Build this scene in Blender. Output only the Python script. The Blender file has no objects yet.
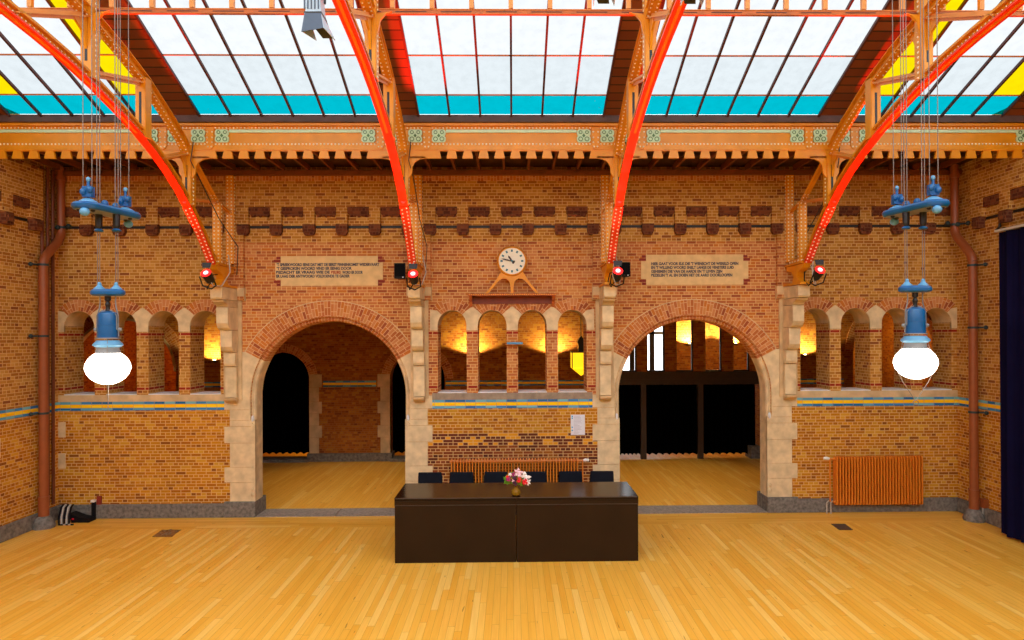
import bpy, bmesh, math, random
from mathutils import Vector, Matrix
random.seed(7)
PI = math.pi
col = bpy.context.scene.collection
scene = bpy.context.scene

# ------------------------------------------------------------------ camera
F = 684.0; H = 2.62; CX = 523.0; CY = 332.6
YAW, ROLL, PITCH = math.radians(-.9), math.radians(.26), math.radians(.2)
fwd = Vector((-math.sin(YAW)*math.cos(PITCH), math.cos(YAW)*math.cos(PITCH), math.sin(PITCH)))
rt = fwd.cross(Vector((0, 0, 1))).normalized(); up = rt.cross(fwd)
r2 = rt*math.cos(ROLL) - up*math.sin(ROLL); u2 = rt*math.sin(ROLL) + up*math.cos(ROLL)
CAM = Vector((0, 0, H))
cd = bpy.data.cameras.new('camera'); cam = bpy.data.objects.new('camera', cd); col.objects.link(cam)
m = Matrix((r2, u2, -fwd)).transposed().to_4x4(); m.translation = CAM; cam.matrix_world = m
cd.sensor_width = 36; cd.sensor_fit = 'HORIZONTAL'; cd.lens = F/1024*36
cd.shift_x = -(CX-512)/1024; cd.shift_y = (CY-320)/1024; cd.clip_end = 200
scene.camera = cam

def at(x, y, Y):
    """point of the place seen at photo position (x, y) in the plane of depth Y"""
    d = fwd + r2*((x-CX)/F) + u2*((CY-y)/F)
    return CAM + d*(Y/d.y)

# ------------------------------------------------------------------ materials
def lin(c):
    return tuple(((v/255)/12.92 if v/255 <= .04045 else ((v/255+.055)/1.055)**2.4) for v in c)
def rgb(r, g, b, k=1.0):
    c = lin((r, g, b)); return (min(c[0]*k, 1), min(c[1]*k, 1), min(c[2]*k, 1), 1)
M = {}
def nodes(name):
    mt = bpy.data.materials.new(name); mt.use_nodes = True; nt = mt.node_tree
    b = nt.nodes['Principled BSDF']; M[name] = mt
    return mt, nt, b
def N(nt, t, **k):
    n = nt.nodes.new(t)
    for a, v in k.items(): setattr(n, a, v)
    return n
def math_n(nt, op, a, b=None, c=None):
    n = N(nt, 'ShaderNodeMath', operation=op)
    for i, v in enumerate((a, b, c)):
        if v is None: continue
        if isinstance(v, (int, float)): n.inputs[i].default_value = v
        else: nt.links.new(v, n.inputs[i])
    return n.outputs[0]
def mixc(nt, f, a, b, bt='MIX'):
    n = N(nt, 'ShaderNodeMix', data_type='RGBA', blend_type=bt)
    for s, v in ((0, f), (6, a), (7, b)):
        if isinstance(v, (int, float, tuple)): n.inputs[s].default_value = v
        else: nt.links.new(v, n.inputs[s])
    return n.outputs[2]
def ramp(nt, f, cols, const=True):
    n = N(nt, 'ShaderNodeValToRGB'); cr = n.color_ramp
    if const: cr.interpolation = 'CONSTANT'
    while len(cr.elements) < len(cols): cr.elements.new(.5)
    for i, (p, c) in enumerate(cols):
        cr.elements[i].position = p; cr.elements[i].color = c
    nt.links.new(f, n.inputs[0]); return n.outputs[0]

def plain(name, c, rough=.5, metal=0.0, noise=.12, scale=12., spec=.5, bump=0, k=1.0):
    mt, nt, b = nodes(name)
    tc = N(nt, 'ShaderNodeNewGeometry')
    nz = N(nt, 'ShaderNodeTexNoise'); nz.inputs['Scale'].default_value = scale; nz.inputs['Detail'].default_value = 4
    nt.links.new(tc.outputs['Position'], nz.inputs['Vector'])
    base = rgb(*c, k)
    lo = tuple(v*(1-noise*1.6) for v in base[:3])+(1,); hi = tuple(min(1, v*(1+noise)) for v in base[:3])+(1,)
    nt.links.new(ramp(nt, nz.outputs['Fac'], [(.3, lo), (.7, hi)], False), b.inputs['Base Color'])
    b.inputs['Roughness'].default_value = rough; b.inputs['Metallic'].default_value = metal
    b.inputs['Specular IOR Level'].default_value = spec
    if bump:
        bp = N(nt, 'ShaderNodeBump'); bp.inputs['Strength'].default_value = bump; bp.inputs['Distance'].default_value = .01
        nt.links.new(nz.outputs['Fac'], bp.inputs['Height']); nt.links.new(bp.outputs[0], b.inputs['Normal'])
    return mt
def emis(name, c, s, k=1):
    mt, nt, b = nodes(name)
    b.inputs['Base Color'].default_value = rgb(*c); b.inputs['Emission Color'].default_value = rgb(*c)
    b.inputs['Emission Strength'].default_value = s
    return mt

BK = 1.0
PAL = {
 'low':   [(194,124,14),(206,140,20),(178,106,12),(214,158,44),(186,118,18),(200,130,10),(150,86,18)],
 'up':    [(200,124,68),(208,138,84),(186,106,54),(202,120,48),(206,140,80),(192,112,64),(162,84,48)],
 'outer': [(182,124,44),(200,144,62),(170,108,36),(192,134,52),(208,156,76),(178,114,40),(146,84,38)],
 'dark':  [(128,62,26),(150,82,24),(104,46,28),(160,96,30),(134,66,28),(146,74,34),(90,40,28)],
 'frieze': [(112,58,34),(96,46,30),(132,72,42),(104,52,30),(122,64,36),(88,42,28),(140,80,46)],
 'hall':  [(176,102,26),(190,118,32),(158,86,20),(182,106,30),(194,130,40),(166,92,26),(140,72,24)],
}
def palette(nt, f, key):
    ps = [0, .2, .38, .55, .68, .8, .93]
    return ramp(nt, f, [(p, rgb(*c, BK)) for p, c in zip(ps, PAL[key])])
def cells(nt, u, v, bw=.146, bh=.0438, mo=.0105, header=True):
    row = math_n(nt, 'FLOOR', math_n(nt, 'DIVIDE', v, bh))
    alt = math_n(nt, 'FLOORED_MODULO', row, 2.0)
    if header: w = math_n(nt, 'MULTIPLY', math_n(nt, 'SUBTRACT', 1.0, math_n(nt, 'MULTIPLY', alt, .5)), bw)
    else: w = bw
    uu = math_n(nt, 'ADD', math_n(nt, 'DIVIDE', u, w), math_n(nt, 'MULTIPLY', alt, .5 if header else .5))
    uu = math_n(nt, 'ADD', uu, math_n(nt, 'MULTIPLY', math_n(nt, 'FLOOR', math_n(nt, 'MULTIPLY', math_n(nt, 'FLOORED_MODULO', row, 4.0), .5)), .5))
    cl = math_n(nt, 'FLOOR', uu)
    cb = N(nt, 'ShaderNodeCombineXYZ'); nt.links.new(cl, cb.inputs[0]); nt.links.new(row, cb.inputs[1])
    wn = N(nt, 'ShaderNodeTexWhiteNoise', noise_dimensions='2D'); nt.links.new(cb.outputs[0], wn.inputs['Vector'])
    fu = math_n(nt, 'MULTIPLY', math_n(nt, 'FRACT', uu), w)
    fv = math_n(nt, 'MULTIPLY', math_n(nt, 'FRACT', math_n(nt, 'DIVIDE', v, bh)), bh)
    mm = math_n(nt, 'MAXIMUM', math_n(nt, 'LESS_THAN', fu, mo), math_n(nt, 'LESS_THAN', fv, mo*.85))
    return wn.outputs['Value'], mm, row
def between(nt, v, a, b):
    return math_n(nt, 'MULTIPLY', math_n(nt, 'GREATER_THAN', v, a), math_n(nt, 'LESS_THAN', v, b))
def brick(name, mode='zones', key='up', mortar=(214,172,124), bw=.146, bh=.0438, uv=False, mo=.0105, header=True):
    mt, nt, b = nodes(name)
    geo = N(nt, 'ShaderNodeNewGeometry'); sp = N(nt, 'ShaderNodeSeparateXYZ'); nt.links.new(geo.outputs['Position'], sp.inputs[0])
    x, y, z = sp.outputs
    if uv:
        tc = N(nt, 'ShaderNodeUVMap'); s2 = N(nt, 'ShaderNodeSeparateXYZ'); nt.links.new(tc.outputs[0], s2.inputs[0])
        u, v = s2.outputs[0], s2.outputs[1]
    else:
        sn = N(nt, 'ShaderNodeSeparateXYZ'); nt.links.new(geo.outputs['True Normal'], sn.inputs[0])
        nx = math_n(nt, 'GREATER_THAN', math_n(nt, 'ABSOLUTE', sn.outputs[0]), .6)
        nz = math_n(nt, 'GREATER_THAN', math_n(nt, 'ABSOLUTE', sn.outputs[2]), .6)
        u = math_n(nt, 'ADD', math_n(nt, 'MULTIPLY', x, math_n(nt, 'SUBTRACT', 1.0, nx)), math_n(nt, 'MULTIPLY', y, nx))
        v = math_n(nt, 'ADD', math_n(nt, 'MULTIPLY', z, math_n(nt, 'SUBTRACT', 1.0, nz)), math_n(nt, 'MULTIPLY', y, nz))
    rnd, mm, row = cells(nt, u, v, bw, bh, mo, header)
    if mode == 'zones':
        ax = math_n(nt, 'ABSOLUTE', x)
        c = mixc(nt, math_n(nt, 'GREATER_THAN', ax, 4.12), palette(nt, rnd, 'up'), palette(nt, rnd, 'outer'))
        c = mixc(nt, math_n(nt, 'GREATER_THAN', z, 3.98), c, palette(nt, rnd, 'outer'))
        c = mixc(nt, math_n(nt, 'LESS_THAN', z, 1.60), c, palette(nt, rnd, 'low'))
        cen = math_n(nt, 'LESS_THAN', ax, 1.4)
        c = mixc(nt, math_n(nt, 'MULTIPLY', cen, math_n(nt, 'LESS_THAN', z, 1.16)), c, palette(nt, rnd, 'dark'))
        # patterned courses of bright yellow headers among dark ones
        dk = math_n(nt, 'MULTIPLY', cen, between(nt, z, 1.007, 1.182))
        pat = mixc(nt, math_n(nt, 'GREATER_THAN', rnd, .34), rgb(230,160,30), rgb(112,50,28))
        c = mixc(nt, dk, c, pat)
        niche = math_n(nt, 'MAXIMUM', math_n(nt, 'LESS_THAN', ax, 1.25), math_n(nt, 'GREATER_THAN', ax, 4.15))
        red = math_n(nt, 'MULTIPLY', niche, math_n(nt, 'MAXIMUM', between(nt, z, 2.628, 2.672), between(nt, z, 1.84, 1.884)))
        c = mixc(nt, red, c, rgb(160,44,24))
    elif mode == 'side':
        c = mixc(nt, math_n(nt, 'LESS_THAN', z, 1.60), palette(nt, rnd, 'outer'), palette(nt, rnd, 'low'))
    else:
        c = palette(nt, rnd, key)
    nzt = N(nt, 'ShaderNodeTexNoise'); nzt.inputs['Scale'].default_value = 1.7; nzt.inputs['Detail'].default_value = 6
    nt.links.new(geo.outputs['Position'], nzt.inputs['Vector'])
    c = mixc(nt, .35, c, ramp(nt, nzt.outputs['Fac'], [(.3, (.45,.42,.4,1)), (.62, (1,1,1,1))], False), 'MULTIPLY')
    c = mixc(nt, math_n(nt, 'MULTIPLY', mm, .8), c, rgb(*mortar))
    nt.links.new(c, b.inputs['Base Color'])
    b.inputs['Roughness'].default_value = .8; b.inputs['Specular IOR Level'].default_value = .25
    bp = N(nt, 'ShaderNodeBump'); bp.inputs['Strength'].default_value = .35; bp.inputs['Distance'].default_value = .006
    nt.links.new(math_n(nt, 'SUBTRACT', 1.0, mm), bp.inputs['Height']); nt.links.new(bp.outputs[0], b.inputs['Normal'])
    return mt
brick('brick_wall', mortar=(226,188,126))
brick('brick_side', mode='side', mortar=(226,188,126))
brick('brick_hall', mode='one', key='hall', mortar=(170,120,70))
brick('brick_ring', mode='one', key='up', uv=True, bw=.115, bh=.047, header=False, mortar=(220,178,130))
brick('brick_dark', mode='one', key='frieze', mortar=(120,80,55), bw=.1)


def floor_mat():
    mt, nt, b = nodes('oak_floor')
    geo = N(nt, 'ShaderNodeNewGeometry'); sp = N(nt, 'ShaderNodeSeparateXYZ'); nt.links.new(geo.outputs['Position'], sp.inputs[0])
    x, y, z = sp.outputs
    brd = math_n(nt, 'MAXIMUM', between(nt, y, 9.40, 10.0), 0.0)
    inv = math_n(nt, 'SUBTRACT', 1.0, brd)
    a = math_n(nt, 'ADD', math_n(nt, 'MULTIPLY', x, inv), math_n(nt, 'MULTIPLY', y, brd))   # across the boards
    l = math_n(nt, 'ADD', math_n(nt, 'MULTIPLY', y, inv), math_n(nt, 'MULTIPLY', x, brd))   # along the boards
    bi = math_n(nt, 'FLOOR', math_n(nt, 'DIVIDE', a, .066))
    w1 = N(nt, 'ShaderNodeTexWhiteNoise', noise_dimensions='1D'); nt.links.new(bi, w1.inputs['W'])
    ll = math_n(nt, 'ADD', math_n(nt, 'DIVIDE', l, 1.3), math_n(nt, 'MULTIPLY', w1.outputs['Value'], 7.0))
    li = math_n(nt, 'FLOOR', ll)
    cb = N(nt, 'ShaderNodeCombineXYZ'); nt.links.new(bi, cb.inputs[0]); nt.links.new(li, cb.inputs[1])
    w2 = N(nt, 'ShaderNodeTexWhiteNoise', noise_dimensions='2D'); nt.links.new(cb.outputs[0], w2.inputs['Vector'])
    c = ramp(nt, w2.outputs['Value'], [(0, rgb(247,184,68)), (.2, rgb(250,190,78)), (.45, rgb(248,187,72)), (.62, rgb(252,197,88)), (.8, rgb(243,177,60)), (.92, rgb(254,204,102))])
    sc = N(nt, 'ShaderNodeCombineXYZ'); nt.links.new(math_n(nt, 'MULTIPLY', a, 55.0), sc.inputs[0]); nt.links.new(math_n(nt, 'MULTIPLY', l, 2.2), sc.inputs[1]); nt.links.new(math_n(nt, 'MULTIPLY', w2.outputs['Value'], 30.0), sc.inputs[2])
    nz = N(nt, 'ShaderNodeTexNoise'); nz.inputs['Scale'].default_value = 1; nz.inputs['Detail'].default_value = 5; nt.links.new(sc.outputs[0], nz.inputs['Vector'])
    c = mixc(nt, .4, c, ramp(nt, nz.outputs['Fac'], [(.3, (.84,.74,.62,1)), (.6, (1,1,1,1))], False), 'MULTIPLY')
    # scuffs and dark scratches along the boards
    s3 = N(nt, 'ShaderNodeCombineXYZ'); nt.links.new(math_n(nt, 'MULTIPLY', a, 26.0), s3.inputs[0]); nt.links.new(math_n(nt, 'MULTIPLY', l, 3.0), s3.inputs[1])
    n3 = N(nt, 'ShaderNodeTexNoise'); n3.inputs['Scale'].default_value = 1; n3.inputs['Detail'].default_value = 2; nt.links.new(s3.outputs[0], n3.inputs['Vector'])
    c = mixc(nt, math_n(nt, 'MULTIPLY', math_n(nt, 'GREATER_THAN', n3.outputs['Fac'], .735), .55), c, rgb(120,70,30))
    gap = math_n(nt, 'MAXIMUM', math_n(nt, 'LESS_THAN', math_n(nt, 'FRACT', math_n(nt, 'DIVIDE', a, .066)), .05), math_n(nt, 'LESS_THAN', math_n(nt, 'FRACT', ll), .004))
    c = mixc(nt, math_n(nt, 'MULTIPLY', gap, .45), c, rgb(140,84,30))
    nt.links.new(c, b.inputs['Base Color'])
    b.inputs['Roughness'].default_value = .42; b.inputs['Specular IOR Level'].default_value = .35
floor_mat()

def tile_mat():
    mt, nt, b = nodes('tile_band')
    geo = N(nt, 'ShaderNodeNewGeometry'); sp = N(nt, 'ShaderNodeSeparateXYZ'); nt.links.new(geo.outputs['Position'], sp.inputs[0])
    x, y, z = sp.outputs
    u = math_n(nt, 'ADD', x, y)
    blue = math_n(nt, 'FLOOR', math_n(nt, 'DIVIDE', u, .15))
    cbv = N(nt, 'ShaderNodeCombineXYZ'); nt.links.new(blue, cbv.inputs[0]); nt.links.new(math_n(nt, 'FLOOR', math_n(nt, 'DIVIDE', z, .06)), cbv.inputs[1])
    wn = N(nt, 'ShaderNodeTexWhiteNoise', noise_dimensions='2D'); nt.links.new(cbv.outputs[0], wn.inputs['Vector'])
    cb = ramp(nt, wn.outputs['Value'], [(0, rgb(40,116,180)), (.3, rgb(96,170,206)), (.55, rgb(60,140,206)), (.8, rgb(120,190,208))])
    cy = ramp(nt, wn.outputs['Value'], [(0, rgb(255,206,20)), (.4, rgb(255,218,40)), (.7, rgb(254,192,20))])
    c = mixc(nt, between(nt, z, 1.592, 1.641), cb, cy)
    line = math_n(nt, 'MAXIMUM', between(nt, z, 1.586, 1.592), between(nt, z, 1.641, 1.647))
    line = math_n(nt, 'MAXIMUM', line, math_n(nt, 'LESS_THAN', math_n(nt, 'FRACT', math_n(nt, 'DIVIDE', u, .15)), .07))
    c = mixc(nt, math_n(nt, 'MULTIPLY', line, .5), c, rgb(170,160,130))
    nt.links.new(c, b.inputs['Base Color']); b.inputs['Roughness'].default_value = .25
tile_mat()

plain('sandstone', (226,204,162), .75, noise=.14, scale=7, bump=.15)
plain('sandstone_side', (214,186,142), .8, noise=.16, scale=5, bump=.15)
plain('plaque_stone', (226,194,138), .8, noise=.08, scale=9)
plain('grey_stone', (122,118,112), .75, noise=.3, scale=22, bump=.2)
plain('sill_stone', (236,240,246), .5, noise=.06)
plain('threshold_stone', (156,144,134), .7, noise=.22, scale=30)
plain('orange_paint', (232,152,16), .38, noise=.07, scale=5)
plain('orange_paint_pale', (234,156,74), .4, noise=.06, scale=5)
plain('red_paint', (238,66,16), .32, noise=.05, scale=4)  # steel of the arches, red spotlight glow put into its colour
plain('rivet_paint', (255,244,214), .4, noise=.03)
plain('purlin_paint', (196,104,26), .45)
plain('mint_paint', (208,240,202), .4, noise=.05)
plain('green_paint', (88,140,84), .5, noise=.1)
plain('bar_paint', (78,30,18), .5, noise=.1)
plain('gutter_wood', (92,66,62), .6, noise=.2, scale=6)
plain('soffit_wood', (66,34,16), .6, noise=.2, scale=4)
plain('joist_wood', (124,64,24), .5, noise=.12)
plain('frieze_tile', (14,14,20), .5, noise=.1)
plain('red_brick', (142,44,26), .7, noise=.15, scale=30)
plain('pipe_paint', (150,80,42), .4, noise=.06)
plain('pipe_dark', (116,58,30), .5)
plain('strap_metal', (24,52,62), .5)
plain('lamp_blue', (14,92,154), .3, noise=.05)
plain('lamp_pale_blue', (96,160,204), .3, noise=.05)
plain('lamp_black', (16,18,24), .4)
plain('lamp_grey', (130,136,142), .45)
plain('cable_steel', (136,128,122), .4, metal=.4)
plain('radiator_paint', (226,132,36), .38, noise=.04)
plain('table_laminate', (44,29,14), .5, noise=.08, scale=3, spec=.15)
plain('table_top', (28,17,14), .18, noise=.06, scale=3, spec=.2)
plain('table_edge', (70,60,58), .3)
plain('chair_fabric', (18,22,34), .8, noise=.1, spec=.2)
plain('black_metal', (14,14,16), .4)
plain('black_plastic', (12,13,20), .6, spec=.25)
plain('speaker_grille', (6,7,12), .8, noise=.3, scale=80, spec=.15)
plain('navy_curtain', (18,17,52), 1.0, noise=.15, scale=2, spec=.05)
plain('black_curtain', (4,4,5), 1.0, noise=.1, spec=.0)
plain('clock_face', (240,238,222), .4, noise=.01)
plain('clock_teal', (30,112,132), .4)
plain('clock_brown', (52,36,24), .4)
plain('shelf_wood', (184,90,30), .5, noise=.12)
plain('shelf_dark', (124,46,14), .5)
plain('sill_grey', (158,142,122), .8, noise=.15)
plain('white_paper', (232,234,246), .6, noise=.01)
plain('ink_blue', (20,170,220), .5, noise=.01)
plain('ink_grey', (150,155,165), .5, noise=.01)
plain('letter_blue', (66,66,84), .6, noise=.05)
plain('letter_red', (170,60,24), .6, noise=.05)
plain('white_plastic', (238,236,230), .4, noise=.01)
plain('grate_metal', (150,130,110), .35, metal=.5, noise=.3, scale=60)
plain('grate_base', (150,104,56), .5, noise=.25, scale=40)
plain('floor_plate', (72,66,60), .5, noise=.15)
plain('pipe_white', (196,190,180), .4)
plain('window_frame', (62,54,54), .5)
plain('dark_timber', (58,40,22), .5, noise=.1)
plain('leaf_green', (96,170,30), .5, noise=.15)
plain('petal_pink', (244,210,230), .5, noise=.06)
plain('petal_white', (250,246,250), .5, noise=.02)
plain('petal_red', (226,16,40), .5, noise=.1)
plain('petal_magenta', (170,30,110), .5, noise=.1)
plain('petal_purple', (70,20,60), .5, noise=.1)
plain('stage_metal', (52,70,92), .35, noise=.06)
plain('stage_light_metal', (170,196,214), .3, noise=.05)
emis('globe_glow', (255,246,230), 4.5)
emis('sconce_glow', (255,220,140), 14)
emis('lantern_glow', (255,206,24), .8)
emis('red_lens', (255,20,20), 3.5)
emis('red_lens_core', (255,120,120), 5)

def wood_panel():
    mt, nt, b = nodes('boarding')
    geo = N(nt, 'ShaderNodeNewGeometry'); sp = N(nt, 'ShaderNodeSeparateXYZ'); nt.links.new(geo.outputs['Position'], sp.inputs[0])
    v = math_n(nt, 'DIVIDE', sp.outputs[1], .125)
    wn = N(nt, 'ShaderNodeTexWhiteNoise', noise_dimensions='1D'); nt.links.new(math_n(nt, 'FLOOR', v), wn.inputs['W'])
    c = ramp(nt, wn.outputs['Value'], [(0, rgb(124,62,26)), (.35, rgb(138,72,34)), (.7, rgb(112,52,22))])
    c = mixc(nt, math_n(nt, 'LESS_THAN', math_n(nt, 'FRACT', v), .13), c, rgb(38,18,10))
    nt.links.new(c, b.inputs['Base Color']); b.inputs['Roughness'].default_value = .55
wood_panel()

def glass(name, c, tl=.25):
    mt, nt, b = nodes(name); nt.nodes.remove(b)
    geo = N(nt, 'ShaderNodeNewGeometry'); vo = N(nt, 'ShaderNodeTexNoise'); vo.inputs['Scale'].default_value = 9; vo.inputs['Detail'].default_value = 8
    nt.links.new(geo.outputs['Position'], vo.inputs['Vector'])
    cc = rgb(*c); lo = tuple(v*.93 for v in cc[:3])+(1,)
    cr = ramp(nt, vo.outputs['Fac'], [(.3, lo), (.6, cc)], False)
    # small specks of dirt and leaf litter lying on the panes
    n2 = N(nt, 'ShaderNodeTexNoise'); n2.inputs['Scale'].default_value = 16; n2.inputs['Detail'].default_value = 2
    nt.links.new(geo.outputs['Position'], n2.inputs['Vector'])
    cr = mixc(nt, math_n(nt, 'MULTIPLY', math_n(nt, 'GREATER_THAN', n2.outputs['Fac'], .80), .7), cr, (.1,.1,.09,1))
    t = N(nt, 'ShaderNodeBsdfTransparent'); d = N(nt, 'ShaderNodeBsdfTranslucent'); mx = N(nt, 'ShaderNodeMixShader')
    mx.inputs[0].default_value = tl
    nt.links.new(cr, t.inputs[0]); nt.links.new(cr, d.inputs[0]); nt.links.new(t.outputs[0], mx.inputs[1]); nt.links.new(d.outputs[0], mx.inputs[2])
    nt.links.new(mx.outputs[0], nt.nodes['Material Output'].inputs[0])
glass('pane_clear', (255,255,255), .05); glass('pane_white', (158,160,161), .12); glass('pane_frost', (147,152,154), .12); glass('pane_yellow', (164,146,2), .1); glass('pane_cyan', (0,120,132), .1)

def vase_glass():
    mt, nt, b = nodes('vase_glass')
    b.inputs['Base Color'].default_value = rgb(190,150,40); b.inputs['Roughness'].default_value = .1
    b.inputs['Transmission Weight'].default_value = .6; b.inputs['IOR'].default_value = 1.3
vase_glass()

# ------------------------------------------------------------------ mesh helpers
ORG = {}
class MB:
    def __init__(s): s.v = []; s.f = []; s.m = []; s.uv = {}; s.cm = 0; s.mats = []
    def mat(s, name):
        if name not in s.mats: s.mats.append(name)
        s.cm = s.mats.index(name); return s
    def add(s, vs, fs, uvs=None):
        o = len(s.v); s.v += [Vector(v) for v in vs]
        for i, f in enumerate(fs):
            if uvs: s.uv[len(s.f)] = [uvs[k] for k in f]
            s.f.append([o+k for k in f]); s.m.append(s.cm)
    def box(s, x0, x1, y0, y1, z0, z1):
        vs = [(x, y, z) for x in (x0, x1) for y in (y0, y1) for z in (z0, z1)]
        s.add(vs, [(0,1,3,2),(4,6,7,5),(0,4,5,1),(2,3,7,6),(0,2,6,4),(1,5,7,3)]); return s
    def prism(s, poly, axis, a0, a1):
        def mk(p, a):
            return {'x': (a, p[0], p[1]), 'y': (p[0], a, p[1]), 'z': (p[0], p[1], a)}[axis]
        n = len(poly)
        vs = [mk(p, a0) for p in poly] + [mk(p, a1) for p in poly]
        s.add(vs, [tuple(range(n)), tuple(range(2*n-1, n-1, -1))] + [(i, (i+1) % n, n+(i+1) % n, n+i) for i in range(n)]); return s
    def tube(s, path, r, n=8, caps=True):
        path = [Vector(p) for p in path]; rings = []; prev = None
        for i, p in enumerate(path):
            d = (path[min(i+1, len(path)-1)] - path[max(i-1, 0)]).normalized()
            if prev is None:
                a = Vector((0, 0, 1)) if abs(d.z) < .9 else Vector((1, 0, 0)); u = d.cross(a).normalized()
            else: u = (prev - d*prev.dot(d)).normalized()
            prev = u; w = d.cross(u); rr = r[i] if isinstance(r, (list, tuple)) else r
            rings.append([p + (u*math.cos(2*PI*k/n) + w*math.sin(2*PI*k/n))*rr for k in range(n)])
        vs = [v for rg in rings for v in rg]; fs = []
        for i in range(len(path)-1):
            for k in range(n): fs.append((i*n+k, i*n+(k+1) % n, (i+1)*n+(k+1) % n, (i+1)*n+k))
        if caps: fs += [tuple(range(n-1, -1, -1)), tuple((len(path)-1)*n+k for k in range(n))]
        s.add(vs, fs); return s
    def lathe(s, prof, c, n=24, axis='z'):
        cx, cy, cz = c; vs = []; fs = []
        for (r, h) in prof:
            for k in range(n):
                a = 2*PI*k/n; p = (r*math.cos(a), r*math.sin(a))
                vs.append((cx+p[0], cy+p[1], cz+h) if axis == 'z' else ((cx+p[0], cy+h, cz+p[1]) if axis == 'y' else (cx+h, cy+p[0], cz+p[1])))
        L = len(prof)
        for i in range(L-1):
            for k in range(n): fs.append((i*n+k, i*n+(k+1) % n, (i+1)*n+(k+1) % n, (i+1)*n+k))
        fs += [tuple(range(n-1, -1, -1)), tuple((L-1)*n+k for k in range(n))]
        s.add(vs, fs); return s
    def ball(s, c, rx, ry=None, rz=None, n=10, m=7):
        ry = ry or rx; rz = rz or rx; vs = []; fs = []
        for i in range(m+1):
            t = PI*i/m*.998 + .003
            for k in range(n):
                a = 2*PI*k/n; vs.append((c[0]+rx*math.sin(t)*math.cos(a), c[1]+ry*math.sin(t)*math.sin(a), c[2]+rz*math.cos(t)))
        for i in range(m):
            for k in range(n): fs.append((i*n+k, i*n+(k+1) % n, (i+1)*n+(k+1) % n, (i+1)*n+k))
        s.add(vs, fs); return s
    def rivet(s, p, nrm, r=.0075):
        r *= 1.55
        p = Vector(p); nrm = Vector(nrm).normalized(); a = Vector((0, 0, 1)) if abs(nrm.z) < .9 else Vector((1, 0, 0))
        u = nrm.cross(a).normalized(); w = nrm.cross(u)
        vs = [p + (u*math.cos(2*PI*k/6) + w*math.sin(2*PI*k/6))*r for k in range(6)]
        vs += [p + nrm*r*.55 + (u*math.cos(2*PI*k/6) + w*math.sin(2*PI*k/6))*r*.55 for k in range(6)]
        s.add(vs, [(k, (k+1) % 6, 6+(k+1) % 6, 6+k) for k in range(6)] + [tuple(range(6, 12))]); return s
    def ribbon(s, path, x0, x1, n0, n1):
        """bar following a path of (y, z) points, x0..x1 wide, n0..n1 off the path along its normal"""
        P = [Vector(p) for p in path]; q = []
        for i in range(len(P)):
            d = (P[min(i+1, len(P)-1)] - P[max(i-1, 0)]).normalized(); nn = Vector((-d.y, d.x))
            if nn.y < 0: nn = -nn
            a = P[i]+nn*n0; b = P[i]+nn*n1
            q.append([(x0, a.x, a.y), (x1, a.x, a.y), (x1, b.x, b.y), (x0, b.x, b.y)])
        vs = [v for r in q for v in r]; fs = [(0,1,2,3), tuple(len(vs)-4+k for k in (3,2,1,0))]
        for i in range(len(P)-1):
            for k in range(4): fs.append((i*4+k, (i+1)*4+k, (i+1)*4+(k+1) % 4, i*4+(k+1) % 4))
        s.add(vs, fs); return s
    def build(s, name, mat=None, parent=None, org=(0, 0, 0), smooth=False, bevel=0):
        if parent is not None: org = ORG[parent.name]
        me = bpy.data.meshes.new(name); o_ = Vector(org)
        me.from_pydata([v-o_ for v in s.v], [], s.f)
        mats = s.mats if s.mats else [mat]
        for mn in mats: me.materials.append(M[mn])
        for i, p in enumerate(me.polygons): p.material_index = s.m[i] if s.mats else 0; p.use_smooth = smooth
        if s.uv:
            l = me.uv_layers.new(name='UVMap')
            for i, p in enumerate(me.polygons):
                if i in s.uv:
                    for k, li in enumerate(p.loop_indices): l.data[li].uv = s.uv[i][k]
        bm = bmesh.new(); bm.from_mesh(me); bmesh.ops.recalc_face_normals(bm, faces=bm.faces); bm.to_mesh(me); bm.free()
        if smooth:
            try: me.set_sharp_from_angle(angle=math.radians(40))
            except Exception: pass
        ob = bpy.data.objects.new(name, me); col.objects.link(ob)
        if parent is not None: ob.parent = parent
        else: ob.location = o_
        ORG[ob.name] = Vector(org)
        if bevel:
            b = ob.modifiers.new('bevel', 'BEVEL'); b.width = bevel; b.segments = 2; b.limit_method = 'ANGLE'; b.angle_limit = math.radians(50)
        return ob
def tag(o, label=None, cat=None, group=None, kind=None):
    if label: o['label'] = label
    if cat: o['category'] = cat
    if group: o['group'] = group
    if kind: o['kind'] = kind
    return o
def thing(name, loc, label=None, cat=None, group=None, kind=None):
    e = bpy.data.objects.new(name, None); col.objects.link(e); e.location = loc; e.empty_display_size = .1
    ORG[e.name] = Vector(loc); return tag(e, label, cat, group, kind)
def children(o): return [c for c in bpy.data.objects if c.parent == o]
def copy_tree(o, parent=None, loc=None, label=None, mirror=False):
    kids = children(o)
    c = o.copy(); col.objects.link(c); c.parent = parent
    if loc is not None: c.location = loc; ORG[c.name] = Vector(loc)
    if label: c['label'] = label
    for ch in kids: copy_tree(ch, c)
    return c
def S(o, label=None): o['kind'] = 'structure'; return o

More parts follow.
